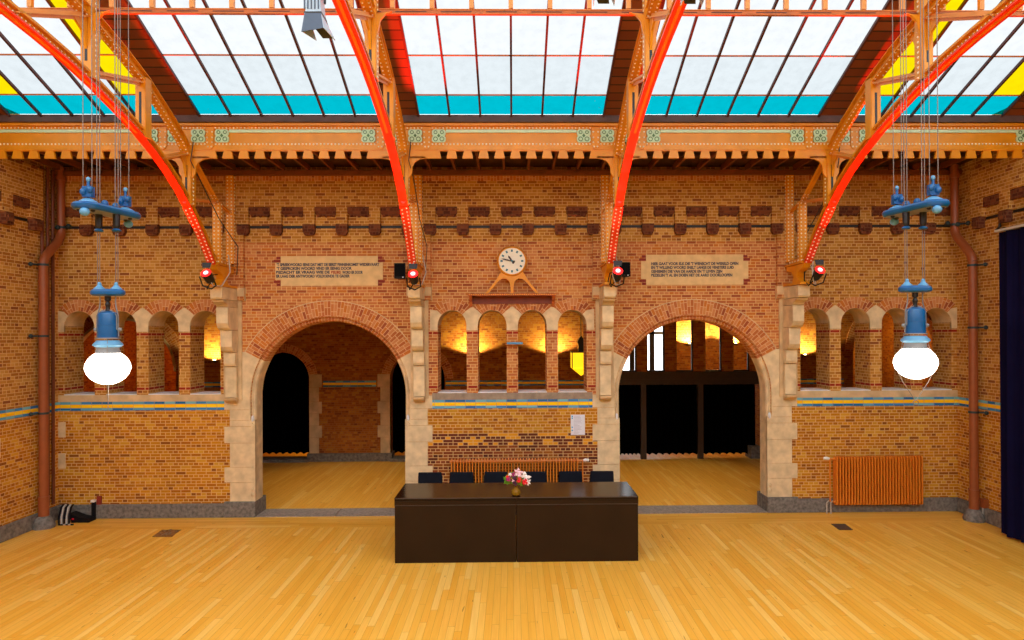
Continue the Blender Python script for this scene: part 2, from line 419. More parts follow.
def holed(name, outer, holes, y0, y1, mat, kind='structure', map=None):
    """flat outline in X-Z with holes, y0..y1 thick"""
    cu = bpy.data.curves.new(name, 'CURVE'); cu.dimensions = '2D'; cu.fill_mode = 'BOTH'; cu.extrude = (y1-y0)/2
    for poly in [outer]+holes:
        sp = cu.splines.new('POLY'); sp.points.add(len(poly)-1); sp.use_cyclic_u = True
        for i, p in enumerate(poly): sp.points[i].co = (p[0], p[1], 0, 1)
    tmp = bpy.data.objects.new('tmp', cu); col.objects.link(tmp)
    dg = bpy.context.evaluated_depsgraph_get()
    me = bpy.data.meshes.new_from_object(tmp.evaluated_get(dg)); bpy.data.objects.remove(tmp); bpy.data.curves.remove(cu)
    for v in me.vertices: v.co = map(v.co) if map else Vector((v.co.x, v.co.z+(y0+y1)/2, v.co.y))
    bm = bmesh.new(); bm.from_mesh(me); bmesh.ops.remove_doubles(bm, verts=bm.verts, dist=1e-5); bmesh.ops.recalc_face_normals(bm, faces=bm.faces); bm.to_mesh(me); bm.free()
    me.name = name; me.materials.clear(); me.materials.append(M[mat])
    for p_ in me.polygons: p_.use_smooth = False
    o = bpy.data.objects.new(name, me); col.objects.link(o); ORG[o.name] = Vector((0,0,0))
    if kind: o['kind'] = kind
    return o
def arch_poly(cx, r, z0, zs, n=32):
    return [(cx-r, z0)] + [(cx-r*math.cos(PI*k/n), zs+r*math.sin(PI*k/n)) for k in range(n+1)] + [(cx+r, z0)]

WX = 6.565; WY = 10.0; ZS = 1.745; AC = 2.65; TW = .28
TRX = [-4.05, -1.35, 1.35, 4.05]
NICHES = [(x, .2175) for x in (-6.265, -5.66, -5.055, -4.455)] + [(x, .21) for x in (-.878, -.293, .293, .878)] + [(x, .2175) for x in (4.455, 5.055, 5.66, 6.265)]
NS = 2.777; SILL = 1.778

# ------------------------------------------------------------------ setting: floor and walls
S(MB().box(-9.6, 9.6, -3.3, 17.7, -.12, 0).build('floor', 'oak_floor'))
# main wall outline runs down the big arches, the niches are holes
def wall_outline():
    o = [(-9.6, 0)]
    for s in (-1, 1): o += arch_poly(s*AC, 1.15, 0, ZS, 40)
    return o + [(9.6, 0), (9.6, 5.12), (-9.6, 5.12)]
holed('wall_back', wall_outline(), [arch_poly(x, r, SILL, NS, 20) for x, r in NICHES], WY, WY+TW, 'brick_wall')
for nm, xa, xb in (('wall_niche_left', -6.9, -4.16), ('wall_niche_centre', -1.2, 1.2), ('wall_niche_right', 4.16, 6.9)):
    holed(nm, [(xa, 1.3), (xb, 1.3), (xb, 3.2), (xa, 3.2)], [arch_poly(x, r, SILL, NS, 20) for x, r in NICHES if xa < x < xb], WY+TW, WY+.45, 'brick_wall')
for s, nm in ((-1, 'wall_left'), (1, 'wall_right')):
    b = MB(); b.box(s*WX, s*(WX+.3), -3.0, WY, 0, 5.6)
    S(b.build(nm, 'brick_side'))
S(MB().box(-WX-.3, WX+.3, -3.3, -3.0, 0, 5.2).build('wall_front', 'brick_side'))  # unseen wall behind the camera, height set to block low daylight
# hall behind the arches
HB = 14.35
hb_out = [(-9.6, 0)]
hb_out += arch_poly(-8.1, 1.1, 0, 1.9, 24) + arch_poly(-4.81, .57, 0, 1.71, 20) + arch_poly(-1.99, .57, 0, 1.71, 20)
hb_out += [(2.0, 0), (2.0, 3.3), (5.22, 3.3), (5.22, 0)] + arch_poly(8.15, .95, 0, 2.25, 24) + [(9.6, 0), (9.6, 3.7), (-9.6, 3.7)]
holed('wall_hall_back', hb_out, [], HB, HB+.3, 'brick_hall')
S(MB().box(-9.9, -9.6, WY, 17.7, 0, 3.7).build('wall_hall_left', 'brick_hall'))
S(MB().box(9.6, 9.9, WY, 17.7, 0, 3.7).build('wall_hall_right', 'brick_hall'))
S(MB().box(-9.6, 9.6, WY+.45, 17.9, 3.7, 3.9).build('ceiling_hall', 'soffit_wood'))
holed('wall_hall_rear', [(-9.6, 0), (9.6, 0), (9.6, 3.7), (-9.6, 3.7)], [[(2.55, .9), (4.02, .9), (4.02, 3.3), (2.55, 3.3)]], 17.6, 17.9, 'brick_hall')
S(MB().box(-.15, .15, 14.65, 17.6, 0, 3.7).build('wall_hall_partition', 'brick_hall'))
# rear daylight window
wn = thing('window_6', (3.285, 17.7, .9), kind='structure')
b = MB().mat('dark_timber')
for x in (2.55, 3.1, 3.62, 3.97): b.box(x-.02 if x < 3 else x-.06, x+.06, 17.66, 17.74, .9, 3.3)
for z in (.9, 2.62, 3.24): b.box(2.55, 4.02, 17.66, 17.74, z, z+.07)
b.build('window_frame', None, wn)

# soffit over the aisle strip
S(MB().box(-WX, WX, 8.72, WY, 5.08, 5.14).build('ceiling', 'soffit_wood'))
S(MB().box(-WX-.3, WX+.3, 8.5, 8.72, 5.31, 5.362).build('ceiling_ledge', 'gutter_wood'))
S(MB().box(-WX-.3, WX+.3, 8.5, 8.56, 5.275, 5.31).build('ceiling_ledge_lip', 'gutter_wood'))
so = thing('soffit_joists', (0, 9.35, 4.98), 'row of dark orange wooden joists under the boarded strip above the brick frieze', 'joists')
k = 0; x = -WX+.12
while x < WX-.05:
    b = MB().box(x-.016, x+.016, 8.72, 9.9, 5.0, 5.08); b.build('joist', 'joist_wood', so); x += .352
MB().box(-WX, WX, 9.86, 9.94, 4.935, 5.0).build('wall_plate', 'joist_wood', so)
MB().box(-WX, WX, 9.25, 9.33, 5.04, 5.08).build('runner', 'soffit_wood', so)

# ------------------------------------------------------------------ frieze with hanging piers and corbels
fr = thing('trim_1', (0, WY, 4.1), kind='structure')
def recesses():
    L = [c + k*.475 for c in (-2.7, 0, 2.7) for k in (-2, -1, 0, 1, 2)]
    for s in (-1, 1): L += [s*v for v in (4.47, 4.95, 5.43, 5.9, 6.37)]
    return sorted(L)
RC = recesses(); ZT, ZP, ZC = 4.49, 4.235, 4.08
poly = [(-WX, 4.95), (-WX, ZP)]
segs = []
prev = -WX
for c in RC:
    segs.append((prev, c-.157)); prev = c+.157
segs.append((prev, WX))
b = MB().mat('brick_wall'); b.box(-WX, WX, 9.94, WY, ZT, 4.95)
for a, c in segs:
    if c-a > .02: b.box(a, c, 9.94, WY, ZP, ZT)
b.build('brick_frieze', None, fr)
# soldier course under the plate
b = MB(); vs = [(-WX, 9.93, 4.86), (WX, 9.93, 4.86), (WX, 9.93, 4.94), (-WX, 9.93, 4.94), (-WX, 9.94, 4.86), (WX, 9.94, 4.86), (WX, 9.94, 4.94), (-WX, 9.94, 4.94)]
uv = [(0, 0), (0, 2*WX), (.11, 2*WX), (.11, 0)]*2
b.add(vs, [(0,1,2,3), (4,7,6,5), (0,4,5,1), (3,2,6,7)], uv); b.build('soldier_course', 'brick_ring', fr)
for c in RC:
    b = MB().mat('brick_dark'); b.box(c-.157, c+.157, 9.945, WY, 4.40, ZT)
    b.prism([(c-.15, 4.40), (c-.12, 4.345), (c-.03, 4.365), (c, 4.34), (c+.03, 4.365), (c+.12, 4.345), (c+.15, 4.40)], 'y', 9.965, WY)
    b.build('lintel', None, fr)
    MB().box(c-.157, c+.157, 9.99, WY, 4.185, 4.222).build('black_tile_line', 'frieze_tile', fr)
for a, c in segs:
    if c-a > .1:
        mid = (a+c)/2
        for mm_ in ([mid] if c-a < .3 else [a+.08, c-.08]):
            b = MB(); b.prism([(mm_-.085, ZP), (mm_+.085, ZP), (mm_+.085, 4.13), (mm_+.06, ZC), (mm_-.06, ZC), (mm_-.085, 4.13)], 'y', 9.925, WY)
            b.box(mm_-.05, mm_+.05, 9.905, 9.925, 4.12, 4.18)
            b.build('corbel_block', 'brick_dark', fr)
# the same frieze on the side walls
for s, nm in ((-1, 'trim_2'), (1, 'trim_3')):
    f2 = thing(nm, (s*WX, 9.2, 4.1), kind='structure'); xi, xo = s*(WX-.06), s*WX
    def sb(b, y0, y1, z0, z1, d=.06): b.box(min(s*WX, s*(WX-d)), max(s*WX, s*(WX-d)), y0, y1, z0, z1)
    b = MB(); sb(b, 3.0, 9.6, ZT, 4.95)
    cs = [9.19 - k*.52 for k in range(11)]
    e = [9.6] + [v for c in cs for v in (c+.17, c-.17)] + [3.0]
    for i in range(0, len(e)-1, 2): sb(b, e[i+1], e[i], ZP, ZT)
    b.build('brick_frieze', 'brick_side', f2)
    for c in cs:
        b = MB(); sb(b, c-.17, c+.17, 4.36, ZT, .045); b.build('lintel', 'brick_dark', f2)
        b = MB(); sb(b, c-.17, c+.17, 4.185, 4.222, .01); b.build('black_tile_line', 'frieze_tile', f2)
        b = MB(); sb(b, c+.19, c+.33, ZC, ZP, .09); sb(b, c+.21, c+.31, ZC+.04, ZP-.04, .11); b.build('corbel_block', 'brick_dark', f2)

# ------------------------------------------------------------------ niches: rings, spandrel stones, sills
def ring(b, cx, zc, r0, r1, a0, a1, y0, y1, n=24):
    """voussoir ring; texture runs along the arc"""
    rm = (r0+r1)/2; vs = []; uv = []
    for i in range(n+1):
        a = a0+(a1-a0)*i/n
        for (r, y) in ((r0, y0), (r1, y0), (r1, y1), (r0, y1)):
            vs.append((cx+r*math.cos(a), y, zc+r*math.sin(a))); uv.append((r-r0+(0 if y == y0 else (y-y0)), a*rm+10))
    fs = []
    for i in range(n):
        for k in range(4): fs.append((i*4+k, (i+1)*4+k, (i+1)*4+(k+1) % 4, i*4+(k+1) % 4))
    fs += [(0,1,2,3), (n*4+3, n*4+2, n*4+1, n*4)]
    b.add(vs, fs, uv)
nt_ = thing('trim_4', (0, WY, SILL), kind='structure')
for gx in ((-6.265, -5.66, -5.055, -4.455), (-.878, -.293, .293, .878), (4.455, 5.055, 5.66, 6.265)):
    r = .21 if abs(gx[0]) < 1 else .2175
    A = math.radians(44)
    for c in gx:
        b = MB(); ring(b, c, NS, r, r+.165, A, PI-A, WY-.008, WY+.02); b.build('arch_ring', 'brick_ring', nt_)
        b = MB(); b.box(c-r-.002, c+r+.002, WY-.004, WY+.45, SILL, SILL+.012); b.build('sill', 'sill_stone', nt_)
        b = MB(); vs = []
        n = 16   # stone lining of the reveal around the head
        for i in range(n+1):
            a = PI*i/n
            for (rr, y) in ((r, WY+.005), (r-.004, WY+.005), (r-.004, WY+.45), (r, WY+.45)): vs.append((c+rr*math.cos(a), y, NS+rr*math.sin(a)))
        fs = [(i*4+k, (i+1)*4+k, (i+1)*4+(k+1) % 4, i*4+(k+1) % 4) for i in range(n) for k in range(4)]
        b.add(vs, fs); b.build('arch_lining', 'sandstone_side', nt_)
    def half(c, s, r=r):       # right (s=1) flank of the arch at c
        pts = [(c+s*r, 2.69), (c+s*r, NS)] + [(c+s*r*math.cos(a), NS+r*math.sin(a)) for a in (A*.33, A*.66, A)]
        pts.append((c+s*(r+.075)*math.cos(A), NS+(r+.075)*math.sin(A))); return pts
    for i in range(3):
        L = half(gx[i], 1); R = half(gx[i+1], -1); mid = (gx[i]+gx[i+1])/2
        b = MB(); b.prism(L + [(mid, 3.04)] + R[::-1], 'y', WY-.01, WY+.03); b.build('spandrel_stone', 'sandstone', nt_)
    for c, s in ((gx[0], -1), (gx[-1], 1)):
        P = half(c, s); lim = 1.20 if abs(c) < 2 else (WX if (c*s > 0 and abs(c) > 6) else 4.17)
        e = math.copysign(lim, c)
        zt = 3.0 if abs(c) < 2 or abs(c) > 6 else 2.98
        b = MB(); b.prism(P + [(e, zt), (e, 2.69)], 'y', WY-.01, WY+.03); b.build('spandrel_stone', 'sandstone', nt_)
for a, c in ((-WX, -4.17), (-1.17, 1.17), (4.17, WX)):
    b = MB(); b.box(a, c, WY-.012, WY+.03, 1.68, SILL); b.build('sill_course', 'sill_grey' if abs(a) < 2 else 'sandstone_side', nt_)
tb = thing('trim_5', (0, WY, 1.56), kind='structure')
for a, c in ((-WX, -4.18), (-1.17, 1.17), (4.18, WX)): MB().box(a, c, WY-.008, WY+.02, 1.553, 1.68).build('tile_band', 'tile_band', tb)
for s, y0 in ((-1, 3.0), (1, 9.0)):
    MB().box(min(s*WX, s*(WX-.008)), max(s*WX, s*(WX-.008)), y0, WY, 1.553, 1.68).build('tile_band', 'tile_band', tb)
MB().box(WX-.012, WX, 8.9, 9.0, 1.15, 1.75).build('stone_end', 'sandstone', tb)
for z in (.72, 1.17): MB().box(-WX+.0, -WX+.1, WY-.012, WY+.01, z, z+.22).build('corner_stone', 'sandstone', tb)
MB().box(-WX, -WX+.012, 8.55, 8.86, 1.08, 1.33).build('corner_stone', 'sandstone', tb)

# ------------------------------------------------------------------ big arches
def big_arch(s, idx):
    c = s*AC; t = thing('trim_%d' % idx, (c, WY, 0), kind='structure')
    A = math.radians(28); RI = 1.085; ZK = 1.40
    b = MB(); ring(b, c, ZS, 1.165, 1.385, A, PI-A, WY-.012, WY+.03, 48); b.build('voussoir_ring', 'brick_ring', t)
    b = MB(); ring(b, c, ZS, 1.38, 1.392, A, PI-A, WY-.014, WY+.03, 48); b.build('label_course', 'sandstone_side', t)
    # moulded lining of the opening
    prof = [(1.167, WY-.012), (1.155, WY-.012), (1.15, WY+.025), (1.135, WY+.04), (1.115, WY+.02), (1.098, WY+.03), (RI, WY+.06), (RI, WY+TW), (1.167, WY+TW)]
    def lining(a0, a1, n, mat, nm, legs):
        path = [(a0+(a1-a0)*i/n) for i in range(n+1)]
        rows = []
        if legs and a0 == 0: rows.append([(c+r, y, ZK) for r, y in prof])
        for a in path: rows.append([(c+r*math.cos(a), y, ZS+r*math.sin(a)) for r, y in prof])
        if legs and abs(a1-PI) < 1e-6: rows.append([(c-r, y, ZK) for r, y in prof])
        q = len(prof); vs = [v for r in rows for v in r]; uv = []
        for i, rw in enumerate(rows):
            for j, (r, y) in enumerate(prof): uv.append((y*1.0, i*1.1*(a1-a0)/n))
        fs = [(i*q+k, (i+1)*q+k, (i+1)*q+(k+1) % q, i*q+(k+1) % q) for i in range(len(rows)-1) for k in range(q)]
        fs += [tuple(range(q)), tuple(len(rows)*q-1-k for k in range(q))]
        b = MB(); b.add(vs, fs, uv); b.build(nm, mat, t)
    lining(A, PI-A, 40, 'brick_ring', 'brick_lining', False)
    lining(0, A, 8, 'sandstone', 'stone_lining', True); lining(PI-A, PI, 8, 'sandstone', 'stone_lining', True)
    # stone jambs with quoins; o = side of the outer bays, i = side of the centre bay
    for side in (-1, 1):
        inner = (side != s)
        e = 1.24 if inner else 4.10; q = 1.17 if inner else 4.18
        sx = s
        def X(v): return sx*v
        j = AC-1.167 if inner else AC+1.167; jl = AC-RI if inner else AC+RI
        lv = [(0.22, .50), (.50, .72), (.72, 1.07), (1.07, 1.31), (1.31, ZK), (ZK, 1.553)]
        wide = [False, True, False, True, False, False]
        for (z0, z1), w in zip(lv, wide):
            jj = jl if z1 <= ZK else j
            x0, x1 = X(jj), X(q if w else e)
            b = MB(); b.box(min(x0, x1), max(x0, x1), WY-.012, WY+.02, z0+.002, z1-.002)
            if jj == jl: xa, xb = sorted((X(jj), X(AC-1.15 if inner else AC+1.15))); b.box(xa, xb, WY+.0, WY+TW, z0+.002, z1-.002)
            b.build('quoin', 'sandstone', t)
        x0, x1 = X(j), X(q); b = MB(); b.box(min(x0, x1), max(x0, x1), WY-.012, WY+.03, 1.555, ZS); b.build('quoin', 'sandstone', t)
        # springer stone above
        k_ = 1 if (side > 0) else -1
        pts = [(c+k_*1.167*math.cos(a), ZS+1.167*math.sin(a)) for a in [A*i/6 for i in range(7)]]
        pts += [(c+k_*1.385*math.cos(A), ZS+1.385*math.sin(A))]
        pts += [(X(1.36 if inner else 3.84), ZS+1.385*math.sin(A)), (X(1.24 if inner else 3.96), ZS+1.385*math.sin(A)), (X(1.24 if inner else 3.96), ZS+.0), ]
        b = MB(); b.prism(pts, 'y', WY-.012, WY+.03); b.build('springer', 'sandstone', t)
        # small carved stop at the foot of the moulding
        xx = c+k_*1.125
        b = MB().mat('sill_stone'); b.ball((xx, WY+.0, 1.42), .022, .025, .05)
        b.mat('sandstone'); b.prism([(xx-.04, 1.33), (xx, 1.30), (xx+.04, 1.33), (xx, 1.36)], 'y', WY-.03, WY); b.ball((xx, WY-.005, .40), .028, .02, .03); b.ball((xx, WY-.005, .32), .032, .02, .04)
        b.build('carved_stop', None, t, smooth=True)
        # grey plinth block that turns into the opening
        x0, x1 = sorted((X(AC-1.075 if inner else AC+1.075), X(q)))
        b = MB(); b.box(x0, x1, WY-.05, WY+.40, 0, .225); b.build('plinth', 'grey_stone', t, bevel=.01)
    b = MB(); b.box(c-1.075, c+.06, WY-.03, WY+.40, 0, .012); b.build('threshold', 'threshold_stone', t)
    b = MB(); b.box(c+.07, c+1.075, WY-.03, WY+.40, 0, .012); b.build('threshold', 'threshold_stone', t)
    return t
big_arch(-1, 6); big_arch(1, 7)
# back hall: stone dressings of the pier in the left arch
t = thing('trim_8', (-3.4, HB, 0), kind='structure')
for x0, s in ((-4.24, 1), (-2.56, -1)):
    for i, (z0, z1) in enumerate([(.17, .5), (.5, .75), (.75, 1.0), (1.0, 1.25), (1.25, 1.55), (1.55, 1.82)]):
        w = .26 if i % 2 else .2
        MB().box(min(x0, x0+s*w), max(x0, x0+s*w), HB-.015, HB+.1, z0, z1-.004).build('quoin', 'sandstone_side', t)
MB().box(-4.28, -2.52, HB-.05, HB+.3, 0, .17).build('plinth', 'grey_stone', t)
MB().box(-3.95, -2.85, HB-.01, HB+.02, 1.553, 1.68).build('tile_band', 'tile_band', t)
for c in (-4.81, -1.99):
    b = MB(); ring(b, c, 1.71, .57, .75, 0, PI, HB-.012, HB+.02); b.build('arch_ring', 'brick_ring', t)
    MB().box(c-.56, c+.56, HB-.1, HB+.3, 0, .06).build('step', 'grey_stone', t)
b = MB(); ring(b, -8.1, 1.9, 1.1, 1.35, 0, PI, HB-.02, HB+.02, 30); b.build('arch_ring', 'brick_ring', t)
b = MB(); ring(b, -8.1, 1.9, 1.06, 1.11, 0, PI, HB-.03, HB+.1, 30); b.build('stone_roll', 'sandstone', t)
b = MB(); ring(b, 8.15, 2.25, .95, 1.12, 0, PI, HB-.02, HB+.02, 30); b.build('arch_ring', 'brick_ring', t)
MB().box(-1.4, 1.6, HB-.01, HB+.02, 1.56, 1.67).build('tile_band', 'tile_band', t)
MB().box(5.4, 7.0, HB-.01, HB+.02, 1.56, 1.67).build('tile_band', 'tile_band', t)
MB().box(-6.9, -5.3, HB-.01, HB+.02, 1.56, 1.67).build('tile_band', 'tile_band', t)
MB().box(5.0, 5.3, HB-.06, HB+.3, 0, .25).build('plinth', 'grey_stone', t)

# ------------------------------------------------------------------ baseboards of grey stone
S(MB().box(-WX, -4.18, WY-.045, WY, 0, .2).build('baseboard_back_left', 'grey_stone', bevel=.008))
S(MB().box(4.18, WX, WY-.045, WY, 0, .2).build('baseboard_back_right', 'grey_stone', bevel=.008))
S(MB().box(-1.17, 1.17, WY-.045, WY, 0, .2).build('baseboard_back_centre', 'grey_stone', bevel=.008))
S(MB().box(-WX, -WX+.045, 3.0, WY-.045, 0, .2).build('baseboard_left', 'grey_stone', bevel=.008))
S(MB().box(WX-.045, WX, 3.0, WY-.045, 0, .2).build('baseboard_right', 'grey_stone', bevel=.008))

# ------------------------------------------------------------------ corbels
def corbel():
    t = thing('stone_corbel', (0, WY, 1.68), 'x', 'corbel')
    b = MB(); b.box(-.13, .13, WY-.03, WY+.02, 1.70, 3.30); b.build('backing_stone', 'sandstone_side', t)
    b = MB(); b.box(-.17, .17, WY-.066, WY-.001, 3.14, 4.92); b.build('brick_pilaster', 'brick_wall', t)
    b = MB(); b.prism([(WY, 3.32), (WY-.07, 3.32), (WY-.07, 3.2), (WY-.02, 3.13), (WY, 3.13)], 'x', -.18, .18); b.build('pilaster_foot', 'sandstone_side', t)
    w = .082
    def pr(pts, nm='console_block', mat='sandstone'):
        b = MB(); b.prism(pts, 'x', -w, w); b.build(nm, mat, t, bevel=.006)
    y = WY-.03
    pr([(y, 3.30), (9.42, 3.30), (9.42, 3.155), (9.44, 3.13), (y, 3.13)])
    pr([(y, 3.125), (9.48, 3.125), (9.49, 3.095), (9.53, 3.08), (9.59, 3.06), (9.62, 3.03), (y, 3.03)], 'console_moulding', 'sandstone_side')
    pr([(y, 3.025), (9.61, 3.025), (9.61, 2.80), (9.65, 2.74), (9.71, 2.71), (y, 2.71)])
    pr([(y, 2.705), (9.74, 2.705), (9.74, 2.47), (9.78, 2.42), (9.83, 2.39), (y, 2.39)])
    pr([(y, 2.385), (9.85, 2.385), (9.85, 2.23), (9.87, 2.19), (y, 2.19)])
    pr([(y, 2.185), (9.90, 2.185), (9.90, 1.74), (y, 1.74)])
    pr([(y, 1.735), (9.85, 1.735), (9.86, 1.70), (9.93, 1.66), (y, 1.66)], 'console_foot', 'sandstone_side')
    return t
c0 = corbel()
names = ['left outer', 'inner left', 'inner right', 'right outer']
CL = ['stepped sandstone corbel under the first roof truss from the left, beside the four left niches',
      'stepped sandstone corbel between the left big arch and the clock bay',
      'stepped sandstone corbel between the clock bay and the right big arch',
      'stepped sandstone corbel under the roof truss nearest the navy curtain']
for i, x in enumerate(TRX):
    o = c0 if i == 0 else copy_tree(c0)
    o.location = (x, WY, 1.68); tag(o, CL[i], 'corbel', 'sandstone corbels carrying the roof trusses')

# ------------------------------------------------------------------ trusses
ARC = [(9.30,3.60),(9.15,3.76),(8.98,3.93),(8.79,4.09),(8.6,4.24),(8.38,4.40),(8.1,4.56),(7.8,4.70),(7.45,4.835),(7.1,4.94),(6.7,5.045),(6.3,5.13),(5.9,5.19),(5.4,5.25),(4.9,5.29),(4.4,5.31)]
CH = [(8.66,4.86),(8.45,5.04),(8.2,5.17),(7.62,5.44),(7.15,5.59),(6.72,5.70),(6.2,5.79),(5.6,5.88),(5.0,5.95),(4.4,6.0)]
def truss():
    t = thing('roof_truss', (0, 9.3, 3.32), 'x', 'roof truss')
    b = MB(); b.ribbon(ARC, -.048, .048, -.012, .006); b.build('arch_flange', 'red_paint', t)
    b = MB(); b.ribbon(ARC[8:], -.013, .013, -.018, -.012); b.build('centre_strip', 'orange_paint', t)
    b = MB().mat('orange_paint'); b.ribbon(ARC, -.008, .008, .006, .085); b.ribbon(ARC, -.04, .04, .066, .09)
    b.mat('rivet_paint')
    for i in range(len(ARC)-1):
        a, c = Vector(ARC[i]), Vector(ARC[i+1]); n = max(2, int((c-a).length/.05))
        for k in range(n):
            p = a.lerp(c, k/n); d = (c-a).normalized(); nn = Vector((-d.y, d.x)); nn = nn if nn.y > 0 else -nn
            for s in (-1, 1): b.rivet((s*.0085, *(p+nn*.045)), (s, 0, 0), .006)
    b.build('arch_web', None, t)
    # riveted plate on the lower third of the arch
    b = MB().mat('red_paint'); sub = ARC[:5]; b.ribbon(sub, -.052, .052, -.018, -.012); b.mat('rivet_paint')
    for i in range(4):
        a, c = Vector(sub[i]), Vector(sub[i+1]); d = (c-a).normalized(); nn = Vector((-d.y, d.x)); nn = -nn if nn.y > 0 else nn
        for k in range(4):
            p = a.lerp(c, (k+.5)/4)
            for j, s in enumerate((-.03, .03)):
                q = p + (c-a)*(.06 if j else -.06) + nn*.018; b.rivet((s, q.x, q.y), (0, nn.x, nn.y), .008)
    b.build('riveted_plate', None, t)
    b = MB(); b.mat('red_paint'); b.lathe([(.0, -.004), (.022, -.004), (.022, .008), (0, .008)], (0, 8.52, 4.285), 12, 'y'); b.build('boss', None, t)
    # upper chord
    b = MB().mat('orange_paint'); b.ribbon(CH, -.05, .05, -.05, -.038); b.ribbon(CH, -.008, .008, -.038, .045); b.ribbon(CH, -.05, .05, .045, .055)
    b.mat('rivet_paint')
    for i in range(len(CH)-1):
        a, c = Vector(CH[i]), Vector(CH[i+1]); n = max(2, int((c-a).length/.055)); d = (c-a).normalized(); nn = Vector((-d.y, d.x)); nn = nn if nn.y > 0 else -nn
        for k in range(n):
            p = a.lerp(c, k/n)
            for s in (-1, 1): b.rivet((s*.03, *(p-nn*.05)), (0, -nn.x, -nn.y), .0065)
            for s in (-1, 1): b.rivet((s*.0085, *(p)), (s, 0, 0), .006)
    b.build('upper_chord', None, t)
    def post(y0, y1, z0, z1, nm='post', hx=.05, slot=True, riv=True):
        """two flanged uprights with a dark slot between them"""
        b = MB().mat('orange_paint')
        for s in (-1, 1):
            b.box(s*hx-.006, s*hx+.006, y0, y1, z0, z1)
        b.box(-hx, hx, y0-.006, y0+.006, z0, z1)
        if slot:
            zz0, zz1 = z0+.18*(z1-z0), z1-.25*(z1-z0)
            b.mat('lamp_black'); b.box(-.013, .013, y0-.0075, y0-.006, zz0, zz1)
        if riv:
            b.mat('rivet_paint'); n = max(2, int((z1-z0)/.05))
            for k in range(n):
                z = z0+(k+.5)*(z1-z0)/n
                if not slot:
                    b.rivet((-.028, y0-.006, z), (0, -1, 0), .0075); b.rivet((.028, y0-.006, z), (0, -1, 0), .0075)
                for s in (-1, 1): b.rivet((s*(hx+.006), y0+.06 if slot else y0+.03, z), (s, 0, 0), .009)
        b.build(nm, None, t)
    post(8.58, 8.71, 4.26, 4.92)
    post(9.44, 9.5, 3.62, 4.46, slot=False)
    post(9.88, 9.93, 3.66, 4.93, slot=False)
    post(7.53, 7.65, 4.80, 5.46, riv=False)
    post(6.58, 6.70, 5.10, 5.95)
    def bar(p, q, w=.035, nm='strut', hx=.04, rn=5):
        b = MB().mat('orange_paint_pale' if nm == 'strut' else 'orange_paint'); b.ribbon([p, q], -hx, hx, -.006, .006); b.ribbon([p, q], -.006, .006, -w, w)
        b.mat('rivet_paint'); a, c = Vector(p), Vector(q); d = (c-a).normalized(); nn = Vector((-d.y, d.x)); nn = nn if nn.y > 0 else -nn
        for k in list(range(3))+list(range(rn*3-3, rn*3)):
            pp = a.lerp(c, (k+.5)/(rn*3)); b.rivet((.02, *(pp-nn*.006)), (0, -nn.x, -nn.y), .006); b.rivet((-.02, *(pp-nn*.006)), (0, -nn.x, -nn.y), .006)
        b.build(nm, None, t)
    bar((6.68, 5.17), (7.6, 5.42)); bar((5.62, 5.27), (6.62, 5.70)); bar((7.95, 4.68), (8.62, 4.91))
    bar((8.72, 4.90), (9.45, 4.46), .02, 'diagonal'); bar((8.62, 4.34), (9.45, 4.46), .02, 'strut'); bar((9.47, 4.46), (9.92, 4.38), .02, 'diagonal')
    # shaped gusset plates where post, strut and arch meet
    b = MB().mat('orange_paint')
    for pts in ([(7.66, 5.46), (7.66, 5.2), (7.7, 5.33), (7.85, 5.42), (7.95, 5.3), (7.9, 5.25)][:4], [(6.74, 5.7), (6.74, 5.42), (6.8, 5.56), (6.95, 5.66)],
                [(6.58, 5.68), (6.58, 5.35), (6.5, 5.52), (6.35, 5.6)], [(9.5, 4.46), (9.5, 4.34), (9.53, 4.41), (9.6, 4.43)],
                [(8.72, 4.93), (8.72, 4.72), (8.76, 4.82), (8.86, 4.86)], [(8.56, 4.9), (8.56, 4.6), (8.5, 4.76), (8.36, 4.86)]):
        b = MB(); b.prism(pts, 'x', -.012, .012); b.build('gusset', 'orange_paint', t)
    # foot: shoe plate with a curved bracket on the corbel
    b = MB().mat('orange_paint')
    b.box(-.07, .07, 9.34, 9.94, 3.595, 3.612)
    b.prism([(9.3, 3.59), (9.9, 3.59), (9.9, 3.53), (9.72, 3.5), (9.66, 3.42), (9.72, 3.34), (9.9, 3.33), (9.4, 3.33), (9.55, 3.42), (9.5, 3.48), (9.36, 3.53)], 'x', -.05, .05)
    b.box(-.09, .09, 9.33, 9.95, 3.305, 3.335)
    b.prism([(9.3, 3.6), (9.9, 3.6), (9.9, 3.68), (9.5, 3.68), (9.42, 3.74), (9.24, 3.66)], 'x', -.012, .012)
    b.mat('rivet_paint')
    for k in range(6):
        y = 9.42+k*.09
        for s in (-1, 1): b.rivet((s*.012, y, 3.65), (s, 0, 0), .008)
    b.build('shoe', None, t)
    # curved brackets under the eaves girder, seen from the front
    for s in (-1, 1):
        pts = [(s*.05, 4.87), (s*.27, 4.87), (s*.27, 4.845), (s*.2, 4.835), (s*.14, 4.80), (s*.105, 4.74), (s*.1, 4.66), (s*.07, 4.61), (s*.05, 4.6)]
        b = MB(); b.prism(pts, 'y', 8.60, 8.63); b.build('bracket', 'orange_paint', t)
        pts = [(s*.05, 5.72), (s*.2, 5.745), (s*.14, 5.72), (s*.09, 5.66), (s*.075, 5.58), (s*.05, 5.5)]
        b = MB(); b.prism(pts, 'y', 6.6, 6.63); b.build('bracket', 'orange_paint', t)
    # the electric cable clipped to the post
    p = [(.075, 8.62, 5.15), (.09, 8.56, 5.0), (.07, 8.54, 4.8), (.11, 8.7, 4.6), (.1, 9.3, 4.2), (.13, 9.85, 3.9), (.1, 9.88, 3.5)]
    b = MB(); b.tube(p, .006, 6); b.build('cable', 'lamp_black', t)
